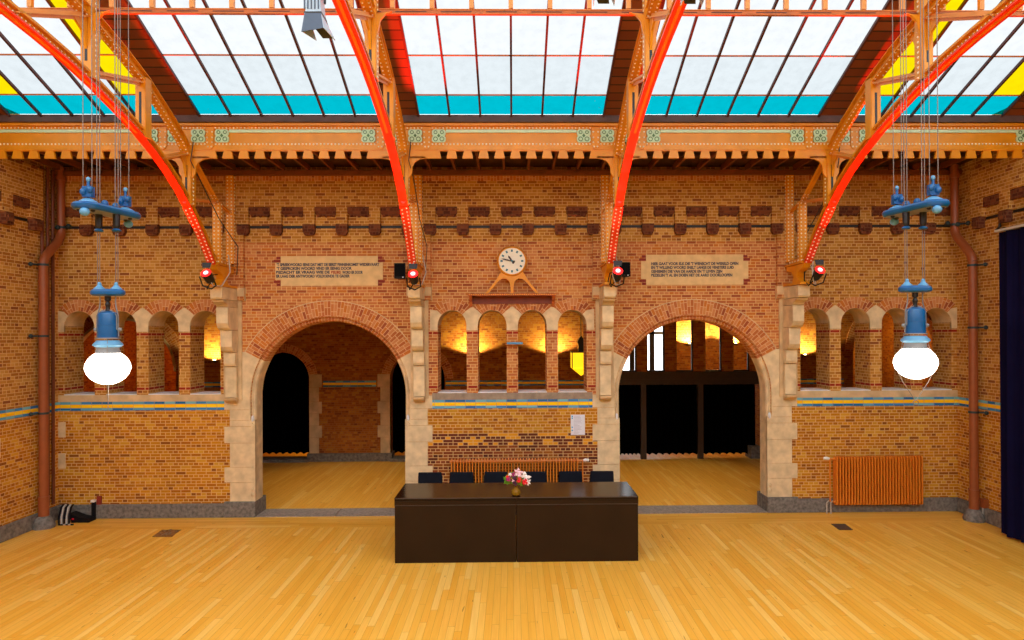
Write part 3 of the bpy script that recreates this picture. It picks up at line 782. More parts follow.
    b = MB(); b.tube([(.1, 9.6, 3.75), (.16, 9.5, 3.5), (.12, 9.32, 3.3), (.05, 9.22, 3.3), (.0, 9.16, 3.42), (.03, 9.2, 3.6)], .007, 6); b.build('cable', 'pipe_white', t)
    return t
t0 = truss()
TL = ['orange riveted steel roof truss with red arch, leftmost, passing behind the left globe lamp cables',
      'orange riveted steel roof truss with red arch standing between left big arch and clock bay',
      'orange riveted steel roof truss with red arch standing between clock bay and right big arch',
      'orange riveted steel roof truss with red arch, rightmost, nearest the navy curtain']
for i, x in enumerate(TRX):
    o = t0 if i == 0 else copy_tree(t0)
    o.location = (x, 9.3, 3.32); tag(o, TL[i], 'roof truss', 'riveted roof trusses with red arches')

# ------------------------------------------------------------------ eaves girder
g = thing('eaves_girder', (0, 8.6, 4.85), 'long orange riveted steel girder with toothed lower edge under the skylight', 'girder')
GX = 6.55
teeth = [(-GX, 5.30)]
z1, z2 = 4.937, 4.845
low = []
x = -GX
while x < GX:
    near = min(abs(x+.1-tx) for tx in TRX)
    if near > .32: low += [(x, z2), (x+.068, z2), (x+.048, z1), (x+.152, z1), (x+.132, z2), (x+.2, z2)]
    else: low += [(x, z2), (x+.2, z2)]
    x += .2
b = MB(); pl = [(-GX, 5.30)] + low + [(low[-1][0], 5.30)]
# drop repeated points
q = [pl[0]]
for p in pl[1:]:
    if (Vector(p)-Vector(q[-1])).length > 1e-4: q.append(p)
MBt = holed('web_plate', q, [], 8.60, 8.63, 'orange_paint', None)
for v in MBt.data.vertices: v.co -= Vector((0, 8.6, 4.85))
MBt.parent = g; ORG[MBt.name] = ORG[g.name]
b = MB().mat('orange_paint'); b.box(-GX, GX, 8.54, 8.63, 5.24, 5.272); b.box(-GX, GX, 8.585, 8.60, 5.205, 5.24)
b.mat('rivet_paint'); n = int(2*GX/.045)
for i in range(n): b.rivet((-GX+(i+.5)*2*GX/n, 8.585, 5.222), (0, -1, 0), .007)
b.build('top_flange', None, g)
b = MB().mat('orange_paint'); b.box(-GX, GX, 8.59, 8.60, 4.948, 5.045); b.mat('rivet_paint'); n = int(2*GX/.045)
for i in range(n): b.rivet((-GX+(i+.5)*2*GX/n, 8.59, 5.02), (0, -1, 0), .0085)
b.build('lower_flange', None, g)
for a, c in zip([-GX]+[t+.53 for t in TRX], [t-.53 for t in TRX]+[GX]):
    MB().box(a, c, 8.58, 8.60, 5.163, 5.20).build('mint_strip', 'mint_paint', g)
    # thin dark streak of the web plates joint
cen = [t+d for t in TRX for d in (-.44, -.145, .145, .44)] + [-6.5, 6.5]
for x in cen:
    b = MB().mat('mint_paint'); r = .086
    pts = [(x-r, 5.03+.03), (x-r+.02, 5.04), (x+r-.02, 5.04), (x+r, 5.06), (x+r, 5.10), (x+r-.015, 5.12), (x+r, 5.14), (x+r, 5.18), (x+r-.02, 5.2), (x-r+.02, 5.2), (x-r, 5.18), (x-r, 5.14), (x-r+.015, 5.12), (x-r, 5.10)]
    b.prism(pts, 'y', 8.575, 8.592); b.mat('green_paint')
    for (dx, dz, rr) in ((-.04, .045, .024), (.04, .045, .024), (-.04, -.04, .03), (.04, -.04, .03)):
        for k in range(10):
            a0, a1 = 2*PI*k/10, 2*PI*(k+1)/10
            b.prism([(x+dx+rr*math.cos(a0), 5.12+dz+rr*math.sin(a0)), (x+dx+rr*math.cos(a1), 5.12+dz+rr*math.sin(a1)), (x+dx+(rr-.009)*math.cos(a1), 5.12+dz+(rr-.009)*math.sin(a1)), (x+dx+(rr-.009)*math.cos(a0), 5.12+dz+(rr-.009)*math.sin(a0))], 'y', 8.570, 8.575)
    b.prism([(x-.02, 5.12), (x, 5.10), (x+.02, 5.12), (x, 5.15)], 'y', 8.570, 8.575)
    b.build('painted_medallion', None, g)
for x in [t+d for t in TRX for d in (-.29, .29)]:
    b = MB().mat('orange_paint'); b.prism([(x-.048, 5.23), (x-.048, 5.0), (x-.03, 4.965), (x, 4.955), (x+.03, 4.965), (x+.048, 5.0), (x+.048, 5.23)], 'y', 8.575, 8.592)
    b.mat('rivet_paint')
    for z in (5.17, 5.1, 5.04, 4.985):
        for s in (-.03, .03): b.rivet((x+s*(.7 if z < 5 else 1), 8.575, z), (0, -1, 0), .0075)
    b.build('stiffener_plate', None, g)

# ------------------------------------------------------------------ skylight
SL = .405; Y0, Z0 = 8.5, 5.365
def gz(y): return Z0+(Y0-y)*SL
def pane_y(py):      # where photo height py meets the glazing slope, on the centre line
    lo, hi = 4.0, 8.5
    for _ in range(40):
        mdl = (lo+hi)/2
        p = at(512, py, mdl)
        if p.z > gz(mdl): hi = mdl
        else: lo = mdl
    return lo
y_c = pane_y(94.5); y_m = pane_y(55)
rowsY = [8.5, y_c, y_m, y_m-(y_c-y_m)*1.55, 4.9, 3.6, 2.2]

def slab(b, x0, x1, ya, yb, off=0, th=.008):
    b.add([(x0, ya, gz(ya)+off), (x1, ya, gz(ya)+off), (x1, yb, gz(yb)+off), (x0, yb, gz(yb)+off), (x0, ya, gz(ya)+off+th), (x1, ya, gz(ya)+off+th), (x1, yb, gz(yb)+off+th), (x0, yb, gz(yb)+off+th)],
          [(0,1,2,3), (4,7,6,5), (0,4,5,1), (1,5,6,2), (2,6,7,3), (3,7,4,0)])
bays = [(-6.17, -4.25, 5), (-3.85, -1.55, 6), (-1.15, 1.15, 6), (1.55, 3.85, 6), (4.25, 6.17, 5)]
for i, (a, c, n) in enumerate(bays):
    w = thing('window_%d' % (i+1), ((a+c)/2, 8.5, Z0), kind='structure')
    pw = (c-a)/n; b = MB()
    for k in range(n):
        yel = (i == 0 and k in (0, 4)) or (i == 4 and k in (0, 4))
        for r in range(len(rowsY)-1):
            m_ = 'pane_cyan' if r == 0 else ('pane_clear' if r > 3 else ('pane_yellow' if yel else ('pane_frost' if r == 1 else 'pane_white')))  # unseen upper rows made clear to let in more daylight
            b.mat(m_)
            x0_, x1_ = a+k*pw, a+(k+1)*pw; ya, yb = rowsY[r], rowsY[r+1]
            b.add([(x0_, ya, gz(ya)), (x1_, ya, gz(ya)), (x1_, yb, gz(yb)), (x0_, yb, gz(yb))], [(0,1,2,3)])
    b.build('glass_panes', None, w)
    for k in range(n+1):
        x = a+k*pw; b = MB(); slab(b, x-.012, x+.012, 8.5, 2.2, -.035, .035); b.build('glazing_bar', 'bar_paint', w)
    for r in (1, 2, 3, 4):
        b = MB(); slab(b, a, c, rowsY[r]+.005, rowsY[r]-.005, -.012, .012); b.build('cross_bar', 'purlin_paint', w)
for i, (a, c) in enumerate(((-6.6, -6.17), (-4.25, -3.85), (-1.55, -1.15), (1.15, 1.55), (3.85, 4.25), (6.17, 6.6))):
    b = MB(); slab(b, a, c, 8.5, 2.2, -.01, .03); S(b.build('ceiling_boards_%d' % (i+1), 'boarding'))
# purlin: flat rail below the glass with little posts up to the glazing bars
pu = thing('purlin_rail', (0, 6.66, 5.74), 'slim horizontal steel rail with short posts hanging below the skylight glass', 'roof rail')
b = MB().mat('purlin_paint'); b.box(-6.5, 6.5, 6.645, 6.68, 5.742, 5.784); b.mat('orange_paint_pale'); b.box(-6.5, 6.5, 6.635, 6.69, 5.784, 5.789)
b.mat('bar_paint')
for i in range(30): b.box(-6.4+i*.44, -6.4+i*.44+.3, 6.642, 6.645, 5.76, 5.768)
b.build('rail', None, pu)
for (a, c, n) in bays:
    for k in range(n+1):
        x = a+k*(c-a)/n
        b = MB(); b.box(x-.022, x+.022, 6.64, 6.68, 5.80, gz(6.66)-.03); b.build('hanger_post', 'orange_paint_pale', pu)

# ------------------------------------------------------------------ inscription plaques
def plaque(x0, x1, y0, y1, tx0, tx1, ty0, ty1, lines, label, red=None):
    a = at(x0, y1, WY); c = at(x1, y0, WY); ta = at(tx0, ty1, WY); tc_ = at(tx1, ty0, WY)
    t = thing('inscription_plaque', ((a.x+c.x)/2, WY, a.z), label, 'plaque', 'inscribed stone plaques over the arches')
    b = MB(); b.prism([(a.x, a.z), (c.x, a.z), (c.x, ta.z), (tc_.x, ta.z), (tc_.x, tc_.z), (c.x, tc_.z), (c.x, c.z), (a.x, c.z), (a.x, tc_.z), (ta.x, tc_.z), (ta.x, ta.z), (a.x, ta.z)], 'y', WY-.012, WY+.01)
    b.build('slab', 'plaque_stone', t)
    for s, xx in ((-1, a.x), (1, c.x)):
        for zz, sg in ((tc_.z, 1), (ta.z, -1)):
            for k, wd in ((0, .10), (1, .06)):
                z0_ = zz + (.008+k*.044 if sg > 0 else -.044-k*.044)
                MB().box(min(xx, xx+s*wd), max(xx, xx+s*wd), WY-.012, WY+.01, z0_, z0_+.034).build('corner_brick', 'red_brick', t)
    for (txt, xa, xb, yc, mat) in lines:
        p = at(xa, yc, WY); q = at(xb, yc, WY)
        cu = bpy.data.curves.new('txt', 'FONT'); cu.body = txt; cu.size = .05; cu.extrude = .0015; cu.offset = .0022
        tmp = bpy.data.objects.new('tmp', cu); col.objects.link(tmp); dg = bpy.context.evaluated_depsgraph_get()
        me = bpy.data.meshes.new_from_object(tmp.evaluated_get(dg)); bpy.data.objects.remove(tmp)
        xs = [v.co.x for v in me.vertices]; w = max(xs)-min(xs); sc = (q.x-p.x)/w; mn = min(xs)
        for v in me.vertices: v.co = Vector(((v.co.x-mn)*sc+p.x, WY-.0135-v.co.z, p.z+(v.co.y-.0175)*1.12)) - ORG[t.name]
        me.materials.clear(); me.materials.append(M[mat]); o = bpy.data.objects.new('lettering', me); col.objects.link(o); o.parent = t
LB = 'letter_blue'
plaque(281, 378, 256, 286, 275.5, 383, 262.5, 280, [
    ("'T SPREEKWOORD EENS DAT MET DE EERST BINNENKOMST WEDERVAART", 277, 379.5, 264.8, LB), ("'T GESPROKEN WOORD VIND ER EENIG DOOR", 277, 352, 268.6, LB),
    ("BEDACHT ER VRAAG WIE DE", 276.5, 330, 272.4, LB), ("BEURS", 331.5, 341, 272.4, 'letter_red'), ("WORD ER DOOR", 342.5, 363, 272.4, LB),
    ("ER LAAG DER ANTWOORD VOLDOENDE TE GADER", 276.5, 350, 276.3, LB)],
    'sandstone plaque with four lines of lettering, one word in red, over the left arch')
plaque(646, 743, 254.5, 285, 641, 748, 261, 279, [
    ("HIER GAAT VOOR ELK DIE 'T WENSCHT DE WERELD OPEN", 651, 738, 263.8, LB), ("EN 'T WILLEND WOORD SNELT LANGS DE VENSTERS LUID", 651, 733.5, 267.6, LB),
    ("GEHEIMEN DIE VAN DE AARDE EN 'T LEVEN ZIJN", 651, 722, 271.5, LB), ("BEZIELEN 'T AL EN DOEN HET DE AARD DOORLOOPEN", 651, 732, 275.3, LB)],
    'sandstone plaque with four lines of dark lettering over the right arch')

# ------------------------------------------------------------------ clock and its shelf
sh = thing('clock_shelf', (0, WY, 3.0), 'brown wooden wall shelf with hanging bracket ends above the centre niches', 'shelf')
z = 3.205
b = MB(); b.box(-.63, .63, WY-.2, WY, z-.018, z+.012); b.build('board', 'shelf_wood', sh)
b = MB()
for i in range(40): b.box(-.62+i*.0315, -.62+i*.0315+.018, WY-.206, WY-.2, z-.012, z+.004)
b.build('edge_moulding', 'orange_paint', sh)
b = MB(); b.box(-.58, .58, WY-.03, WY, z-.13, z-.018); b.build('backboard', 'shelf_dark', sh)
for s in (-1, 1):
    b = MB(); b.prism([(WY, z-.018), (WY-.17, z-.018), (WY-.15, z-.06), (WY-.07, z-.1), (WY-.05, z-.17), (WY, z-.18)], 'x', s*.6-.02, s*.6+.02); b.build('end_bracket', 'shelf_wood', sh)
ck = thing('wall_clock', (0, WY-.1, z+.012), 'round white clock in an orange case standing on three splayed legs', 'clock')
cz = 3.685; cy = WY-.13
b = MB(); b.lathe([(0, .09), (.19, .09), (.215, .06), (.218, -.02), (.205, -.045), (.192, -.05), (.19, -.03), (0, -.03)], (0, cy, cz), 40, 'y'); b.build('case', 'orange_paint', ck, smooth=True)
b = MB(); b.lathe([(0, -.034), (.19, -.034), (.19, -.02), (0, -.02)], (0, cy, cz), 40, 'y'); dial = b.build('dial', 'clock_face', ck)
b = MB()
for k in range(12):
    a = 2*PI*k/12; ca, sa = math.cos(a), math.sin(a)
    def P(r, t_): return (r*sa+t_*ca, cz+r*ca-t_*sa)
    w = .013; b.prism([P(.132, -w), P(.165, -w), P(.165, w), P(.132, w)], 'y', cy-.037, cy-.034)
b.build('hour_marks', 'clock_teal', dial)
def hand(ang, ln, w, nm, mat, y):
    ca, sa = math.cos(ang), math.sin(ang)
    def P(r, t_): return (r*sa+t_*ca, cz+r*ca-t_*sa)
    b = MB(); b.prism([P(-.045, -w*1.3), P(0, -w*.8), P(ln*.75, -w), P(ln, 0), P(ln*.75, w), P(0, w*.8), P(-.045, w*1.3)], 'y', y-.004, y); b.build(nm, mat, ck)
hand(math.radians(-36), .095, .013, 'hour_hand', 'clock_brown', cy-.04); hand(math.radians(-78), .155, .009, 'minute_hand', 'clock_brown', cy-.046)
b = MB(); b.lathe([(0, -.055), (.014, -.055), (.014, -.03), (0, -.03)], (0, cy, cz), 12, 'y'); b.build('hand_boss', 'clock_teal', dial)
for s in (-1, 1):
    pts = [(s*.11, cz-.17), (s*.155, cz-.15), (s*.235, cz-.28), (s*.39, z+.012), (s*.345, z+.012), (s*.2, cz-.295), (s*.15, cz-.255), (s*.09, cz-.25), (s*.045, cz-.29), (s*.02, cz-.34), (0, cz-.34), (0, cz-.2)]
    b = MB(); b.prism(pts, 'y', cy-.02, cy+.03); b.build('leg', 'orange_paint', ck)
b = MB(); b.prism([(-.03, cz-.32), (.03, cz-.32), (.02, cz-.37), (.02, z+.012), (-.02, z+.012), (-.02, cz-.37)], 'y', cy-.03, cy+.02); b.build('leg', 'orange_paint', ck)

# ------------------------------------------------------------------ radiators
def radiator(x0, x1, ncol, valve, label, z0=.13, z1=.835):
    t = thing('column_radiator', ((x0+x1)/2, WY-.12, z0), label, 'radiator', 'orange column radiators')
    y0, y1 = WY-.17, WY-.05; p = (x1-x0)/ncol
    for k in range(ncol):
        x = x0+(k+.5)*p
        b = MB()
        b.box(x-p*.21, x+p*.21, y0, y1, z0+.02, z1-.02)
        b.prism([(y0, z1-.035), (y0+.01, z1-.008), (y0+.03, z1), (y1-.03, z1), (y1-.01, z1-.008), (y1, z1-.035)], 'x', x-p*.24, x+p*.24)
        b.prism([(y0, z0+.035), (y0+.01, z0+.008), (y0+.03, z0), (y1-.03, z0), (y1-.01, z0+.008), (y1, z0+.035)], 'x', x-p*.24, x+p*.24)
        b.build('column', 'radiator_paint', t)
    for z in (z0+.04, z1-.04): MB().tube([(x0-.01, WY-.11, z), (x1+.01, WY-.11, z)], .02, 8).build('header_pipe', 'radiator_paint', t)
    s = -1 if valve == 'left' else 1; xe = x0 if s < 0 else x1
    b = MB(); b.tube([(xe, WY-.11, z1-.04), (xe+s*.07, WY-.11, z1-.04)], .012, 8); b.tube([(xe+s*.06, WY-.11, z1-.04), (xe+s*.06, WY-.11, z0+.05), (xe+s*.02, WY-.11, z0+.04)], .01, 8); b.build('supply_pipe', 'radiator_paint', t)
    b = MB(); b.tube([(xe+s*.07, WY-.11, z1-.035), (xe+s*.10, WY-.11, z1-.03), (xe+s*.15, WY-.11, z1-.03)], [.018, .024, .02], 10); b.build('valve_knob', 'white_plastic', t, smooth=True)
    for dx in (.05, .11):
        b = MB(); b.tube([(xe+s*(dx-.03), WY-.11, z0+.06), (xe+s*dx, WY-.11, z0+.03), (xe+s*dx, WY-.11, 0)], .009, 8); b.build('floor_pipe', 'pipe_white', t)
    for x in (x0+.15, x1-.15): MB().box(x-.012, x+.012, y1-.02, WY, z1-.12, z1-.09).build('wall_bracket', 'radiator_paint', t)
radiator(at(836, 470, 9.83).x, at(924, 470, 9.83).x, 30, 'left', 'orange column radiator on the right wall bay below the tile band')
radiator(at(450, 470, 9.83).x, at(579, 470, 9.83).x, 43, 'right', 'orange column radiator behind the row of black chairs')

# ------------------------------------------------------------------ downpipes and corner pipes
def pipe(s, label, xl, yl, xu, yu, elbow_z):
    t = thing('downpipe', (xl, yl, 0), label, 'downpipe', 'rust red rainwater downpipes in the corners')
    r = .058
    b = MB(); b.tube([(xl, yl, .16), (xl, yl, elbow_z[0])], r, 16); b.tube([(xl, yl, .16), (xl, yl, .42)], r*1.14, 16); b.tube([(xl, yl, .42), (xl, yl, .435)], r*1.28, 16); b.build('lower_pipe', 'pipe_paint', t, smooth=True)
    A, B = Vector((xl, yl, elbow_z[0])), Vector((xu, yu, elbow_z[1])); path = []
    for i in range(13):
        k = i/12; sm = k*k*(3-2*k); path.append((A.x+(B.x-A.x)*sm, A.y+(B.y-A.y)*sm, A.z+(B.z-A.z)*k))
    b = MB(); b.tube(path, r*1.02, 16); b.build('elbow', 'pipe_paint', t, smooth=True)
    b = MB(); b.tube([(xu, yu, elbow_z[1]), (xu, yu, 5.05)], r*.92, 16); b.tube([(xu, yu, 4.86), (xu, yu, 4.92)], r*1.2, 16); b.build('upper_pipe', 'pipe_paint', t, smooth=True)
    for z in ((3.6, 2.62, 1.56) if s < 0 else (3.55, 2.68, 1.50)):
        b = MB(); b.tube([(xl, yl, z), (xl, yl, z+.03)], r*1.16, 16); b.tube([(xl, yl, z+.015), (s*(WX-.02), yl-.12, z+.015)], .012, 8); b.ball((s*(WX-.035), yl-.13, z+.015), .028)
        b.build('pipe_strap', 'strap_metal', t)
    b = MB(); b.tube([(xu, yu, 4.17), (xu, yu, 4.2)], r*1.1, 16)
    b.tube([(xu-.16, yu-.02, 4.18), (xu+.16, yu-.02, 4.20)], .014, 8)
    for d in (-.15, .0, .15): b.ball((xu+d, yu-.07, 4.18+abs(d)*.1), .034)
    b.build('pipe_strap', 'strap_metal', t)
    b = MB(); b.lathe([(.0, 0), (.135, 0), (.14, .03), (.125, .08), (.11, .11), (.085, .15), (.07, .165), (0, .17)], (xl, yl, 0), 20); b.build('stone_shoe', 'grey_stone', t, smooth=True)
    return t
def on_plane_x(px, py, X):
    d = fwd + r2*((px-CX)/F) + u2*((CY-py)/F); k = X/d.x; return CAM + d*k
pl_ = on_plane_x(43.5, 400, -6.45); pr_ = on_plane_x(973.5, 400, 6.44)
pipe(-1, 'rust red downpipe with elbow in the left corner of the hall', -6.45, pl_.y, -6.45, on_plane_x(61, 200, -6.45).y, (3.62, 4.12))
pipe(1, 'rust red downpipe with elbow in the right corner, behind the globe lamp', 6.44, pr_.y, 6.40, on_plane_x(954.5, 200, 6.40).y, (3.62, 4.12))
for k, yy in enumerate((9.62, 9.73, 9.84)):
    o = MB().tube([(-6.535, yy, .25), (-6.535, yy, 5.0)], .022, 8).build('conduit_pipe', 'pipe_dark', org=(-6.535, yy, 0))
    tag(o, ['thin dark vertical conduit in the left corner, nearest to the thick downpipe', 'thin dark vertical conduit in the left corner, middle of three', 'thin dark vertical conduit in the left corner, nearest to the niche wall'][k], 'pipe', 'conduits in the left corner')

# ------------------------------------------------------------------ loudspeakers and red spotlights
def box_speaker(px0, px1, py0, py1, yy, label):
    a, c = at(px0, py1, yy), at(px1, py0, yy)
    t = thing('wall_loudspeaker', ((a.x+c.x)/2, yy, a.z), label, 'loudspeaker', 'small black wall loudspeakers')
    b = MB(); b.prism([(a.x, yy), (c.x, yy), (c.x-.03, yy+.14), (a.x+.03, yy+.14)], 'z', a.z, c.z); b.build('cabinet', 'black_plastic', t, bevel=.006)
    MB().box(a.x+.012, c.x-.012, yy-.004, yy, a.z+.03, c.z-.012).build('grille', 'speaker_grille', t)
    MB().box(c.x-.045, c.x-.03, yy-.006, yy, a.z+.012, a.z+.025).build('badge', 'white_paper', t)
    MB().tube([((a.x+c.x)/2, yy+.12, (a.z+c.z)/2), ((a.x+c.x)/2, WY, (a.z+c.z)/2)], .015, 8).build('bracket', 'black_metal', t)
box_speaker(394, 405.5, 263, 278.5, 9.7, 'black box loudspeaker on the wall left of the clock bay')
box_speaker(619, 630.5, 262, 276.5, 9.7, 'black box loudspeaker on the wall right of the clock bay')
def spot(px, py, yy, tx, label):
    p = at(px, py, yy)
    t = thing('spotlight', (p.x, yy, p.z-.1), label, 'spotlight', 'red spotlights at the feet of the trusses')
    d = Vector((tx, -.8, .62)).normalized(); q = p - d*.16
    b = MB(); b.tube([q-d*.03, q, q+d*.03, p-d*.01, p], [.03, .05, .06, .068, .07], 16); b.build('can', 'black_metal', t, smooth=True)
    b = MB(); b.tube([p-d*.02, p+d*.006], .064, 16); ln_ = b.build('lens', 'red_lens', t)
    b = MB(); b.tube([p+d*.004, p+d*.012], .032, 12); b.build('lens_core', 'red_lens_core', ln_)
    u = d.cross(Vector((1, 0, 0))).normalized()
    b = MB(); b.tube([p+Vector((-.085, .0, -.05)), p+Vector((-.09, .1, -.16)), p+Vector((0, .16, -.2)), p+Vector((.09, .1, -.16)), p+Vector((.085, 0, -.05))], .01, 6); b.build('yoke', 'black_metal', t)
    b = MB(); b.add([p-d*.0+Vector((-.05, -.0, .07)), p+Vector((.05, 0, .07)), p+Vector((.06, .02, .14)), p+Vector((-.06, .02, .14)), p+Vector((-.05, .008, .07)), p+Vector((.05, .008, .07)), p+Vector((.06, .028, .14)), p+Vector((-.06, .028, .14))],
                    [(0,1,2,3), (4,7,6,5), (0,4,5,1), (1,5,6,2), (2,6,7,3), (3,7,4,0)]); b.build('shutter_flap', 'black_metal', t)
    b = MB(); b.tube([q, q+Vector((-.07, .05, -.1)), q+Vector((-.1, .12, -.02)), q+Vector((-.06, .2, .1)), q+Vector((0, .3, .12))], .008, 6); b.build('cable', 'black_plastic', t)
    return p, d
SP = [spot(206, 273, 9.12, -.05, 'black spotlight with glowing red lens at foot of the leftmost truss'),
      spot(413, 274, 9.12, .0, 'black spotlight with glowing red lens beside the left loudspeaker'),
      spot(618, 271, 9.12, .0, 'black spotlight with glowing red lens beside the right loudspeaker'),
      spot(820, 270, 9.12, .05, 'black spotlight with glowing red lens at foot of the rightmost truss')]
def light(kind, loc, energy, color, **k):
    l = bpy.data.lights.new('light', kind); l.energy = energy; l.color = color
    for a, v in k.items(): setattr(l, a, v)
    o = bpy.data.objects.new(kind.lower()+'_light', l); col.objects.link(o); o.location = loc; return o
def aim(o, tgt):
    o.rotation_euler = (Vector(tgt)-o.location).to_track_quat('-Z', 'Y').to_euler()
for i, ((p, d), x) in enumerate(zip(SP, TRX)):
    o = light('SPOT', p+d*.03, 540, (1, .01, .005), spot_size=math.radians(46), spot_blend=.35, shadow_soft_size=.03)
    aim(o, (x + (-.25, .35, -.3, .1)[i], 6.6, 5.7))

# ------------------------------------------------------------------ globe lamps
def globe_lamp():
    t = thing('pendant_globe_lamp', (0, 6, 2.05), 'x', 'hanging lamp'); Y = 6.0; s = 1/114.
    z = lambda v: v*s                     # heights in lamp units above the globe centre
    c = (0, Y, 2.33)
    gp = [(0.0, -16.3), (6, -15.9), (12, -13.8), (17, -10.6), (21, -6), (23.1, -.5), (22.6, 4), (20, 8.6), (16.2, 12.4), (12.6, 14.8), (0, 14.8)]
    b = MB(); b.lathe([(r*s, h*s) for r, h in gp], c, 32); b.build('glass_globe', 'globe_glow', t, smooth=True)
    b = MB(); b.lathe([(0, z(14.5)), (z(12.8), z(14.5)), (z(12.2), z(17)), (z(11.6), z(19)), (z(12.2), z(22)), (0, z(22))], c, 28); b.build('neck', 'lamp_grey', t, smooth=True)
    b = MB(); b.lathe([(0, z(20.5)), (z(12), z(20.5)), (z(15.5), z(22.5)), (z(15), z(24)), (z(11), z(27.5)), (0, z(27.5))], c, 28); b.build('collar', 'lamp_pale_blue', t, smooth=True)
    b = MB(); b.lathe([(0, z(29)), (z(12.5), z(29)), (z(12.5), z(30.2)), (0, z(30.2))], c, 28); b.build('rim_disc', 'lamp_grey', t)
    b = MB(); b.lathe([(0, z(30)), (z(10.6), z(30)), (z(10.4), z(42)), (z(10.7), z(42.3)), (z(10.7), z(43)), (z(10.3), z(43.3)), (z(10.2), z(52.5)), (z(9.4), z(54.5)), (z(5.5), z(56)), (0, z(56.6))], c, 28); b.build('canister', 'lamp_blue', t, smooth=True)
    b = MB(); b.lathe([(0, z(56)), (z(2.6), z(56)), (z(2.2), z(60)), (z(3), z(63)), (z(1.6), z(66)), (z(3.3), z(67)), (z(3.3), z(71)), (0, z(71))], c, 14); b.build('connector', 'lamp_black', t)
    b = MB()
    for sg in (-1, 1):
        b.tube([(sg*z(9), Y, c[2]+z(71)), (sg*z(8.6), Y, c[2]+z(66)), (sg*z(9.2), Y, c[2]+z(60)), (sg*z(11.5), Y, c[2]+z(53)), (sg*z(11.6), Y, c[2]+z(40)), (sg*z(12.4), Y, c[2]+z(31))], .006, 6)
        b.tube([(0, Y, c[2]+z(58)), (sg*z(6), Y-.02, c[2]+z(56.5)), (sg*z(11), Y-.02, c[2]+z(52)), (sg*z(11.3), Y-.02, c[2]+z(38))], .005, 6)
        b.ball((sg*z(13.5), Y, c[2]+z(38)), .022, .02, .018)
    b.build('side_clamps', 'lamp_grey', t)
    # wire cage round the globe, meeting in a ring below
    b = MB()
    for k in range(2):
        a = k*PI; ca, sa = math.cos(a), math.sin(a); pts = []
        for r, h in ((13, 30), (14.5, 24), (16, 16), (22.2, 8), (24, 0), (22, -7), (15, -19), (5, -32), (1.6, -37)): pts.append((ca*r*s, Y+sa*r*s, c[2]+h*s))
        b.tube(pts, .0028, 5)
    pts = [(.028*math.cos(2*PI*k/16), Y, c[2]+z(-40)+.02*math.sin(2*PI*k/16)) for k in range(17)]; b.tube(pts, .003, 5)
    b.build('wire_cage', 'cable_steel', t)
    # small pill shaped plate with two pulleys
    def pill(hl, hw, z0, z1, ang, cc, inset=.0):
        P = []
        for k in range(13): a = -PI/2+PI*k/12; P.append((hl-hw+hw*math.cos(a), hw*math.sin(a)))
        for k in range(13): a = PI/2+PI*k/12; P.append((-hl+hw+hw*math.cos(a), hw*math.sin(a)))
        ca, sa = math.cos(ang), math.sin(ang)
        return [(cc[0]+x*ca-y*sa, cc[1]+x*sa+y*ca) for x, y in P], z0, z1
    def pill_layers(name, hl, hw, zs, ang, parent, mats):
        b = MB(); rings = []
        for (k, zz) in zs:
            P, _, _ = pill(hl+k, hw+k, 0, 0, ang, (0, Y)); rings.append([(x, y, zz) for x, y in P])
        n = len(rings[0]); vs = [v for r in rings for v in r]
        b.mat(mats[0]); fs = [(i*n+k, i*n+(k+1) % n, (i+1)*n+(k+1) % n, (i+1)*n+k) for i in range(len(rings)-1) for k in range(n)]
        fs.append(tuple((len(rings)-1)*n+k for k in range(n)))
        b.add(vs, fs); b.mat(mats[1]); b.add(rings[0], [tuple(range(n-1, -1, -1))]); return b.build(name, None, parent, smooth=True)
    z1 = c[2]+z(71.5)
    pill_layers('lower_plate', z(17), z(9), [(-.01, z1), (.012, z1+.012), (.014, z1+.035), (0, z1+.052), (-.02, z1+.058)], 0, t, ('lamp_blue', 'lamp_blue'))
    b = MB().mat('lamp_pale_blue')
    for sg in (-1, 1):
        b.lathe([(0, .05), (.055, .05), (.05, .065), (.03, .08), (.015, .1), (0, .1)], (sg*z(9.5), Y, z1), 14); b.ball((sg*z(9.5), Y, z1+.1), .02)
    b.build('pulley_caps', None, t, smooth=True)
    # big upper pill plate turned outwards
    zu = c[2]+z(152); ang = math.radians(79)
    hl, hw = .37, .12
    ca, sa = math.cos(ang), math.sin(ang)
    def W(u, v): return (u*ca-v*sa, Y+u*sa+v*ca)
    o = pill_layers('upper_plate', hl, hw, [(-.012, zu), (.0, zu+.004), (.014, zu+.02), (.016, zu+.04), (.0, zu+.058), (-.03, zu+.064)], ang, t, ('lamp_blue', 'lamp_grey'))
    for sg in (-1, 1):
        b = MB().mat('lamp_pale_blue')
        x, y = W(sg*(hl-.13), 0); b.lathe([(0, .06), (.085, .06), (.08, .075), (.05, .09), (.03, .1), (0, .1)], (x, y, zu), 16)
        b.mat('lamp_blue'); b.box(x-.045, x+.045, y-.03, y+.03, zu+.11, zu+.2); b.ball((x-.03, y-.035, zu+.15), .03); b.ball((x+.035, y-.03, zu+.17), .03); b.tube([(x, y, zu+.08), (x, y, zu+.26)], .014, 8)
        b.mat('lamp_pale_blue'); b.ball((x-.0, y, zu+.26), .022)
        x, y = W(sg*(hl-.02), .06*sg); b.ball((x, y, zu-.03), .045, .045, .035)
        x, y = W(sg*(hl-.3), -.03); b.mat('lamp_blue'); b.ball((x, y, zu+.08), .035)
        b.build('pulley_block', None, t, smooth=True)
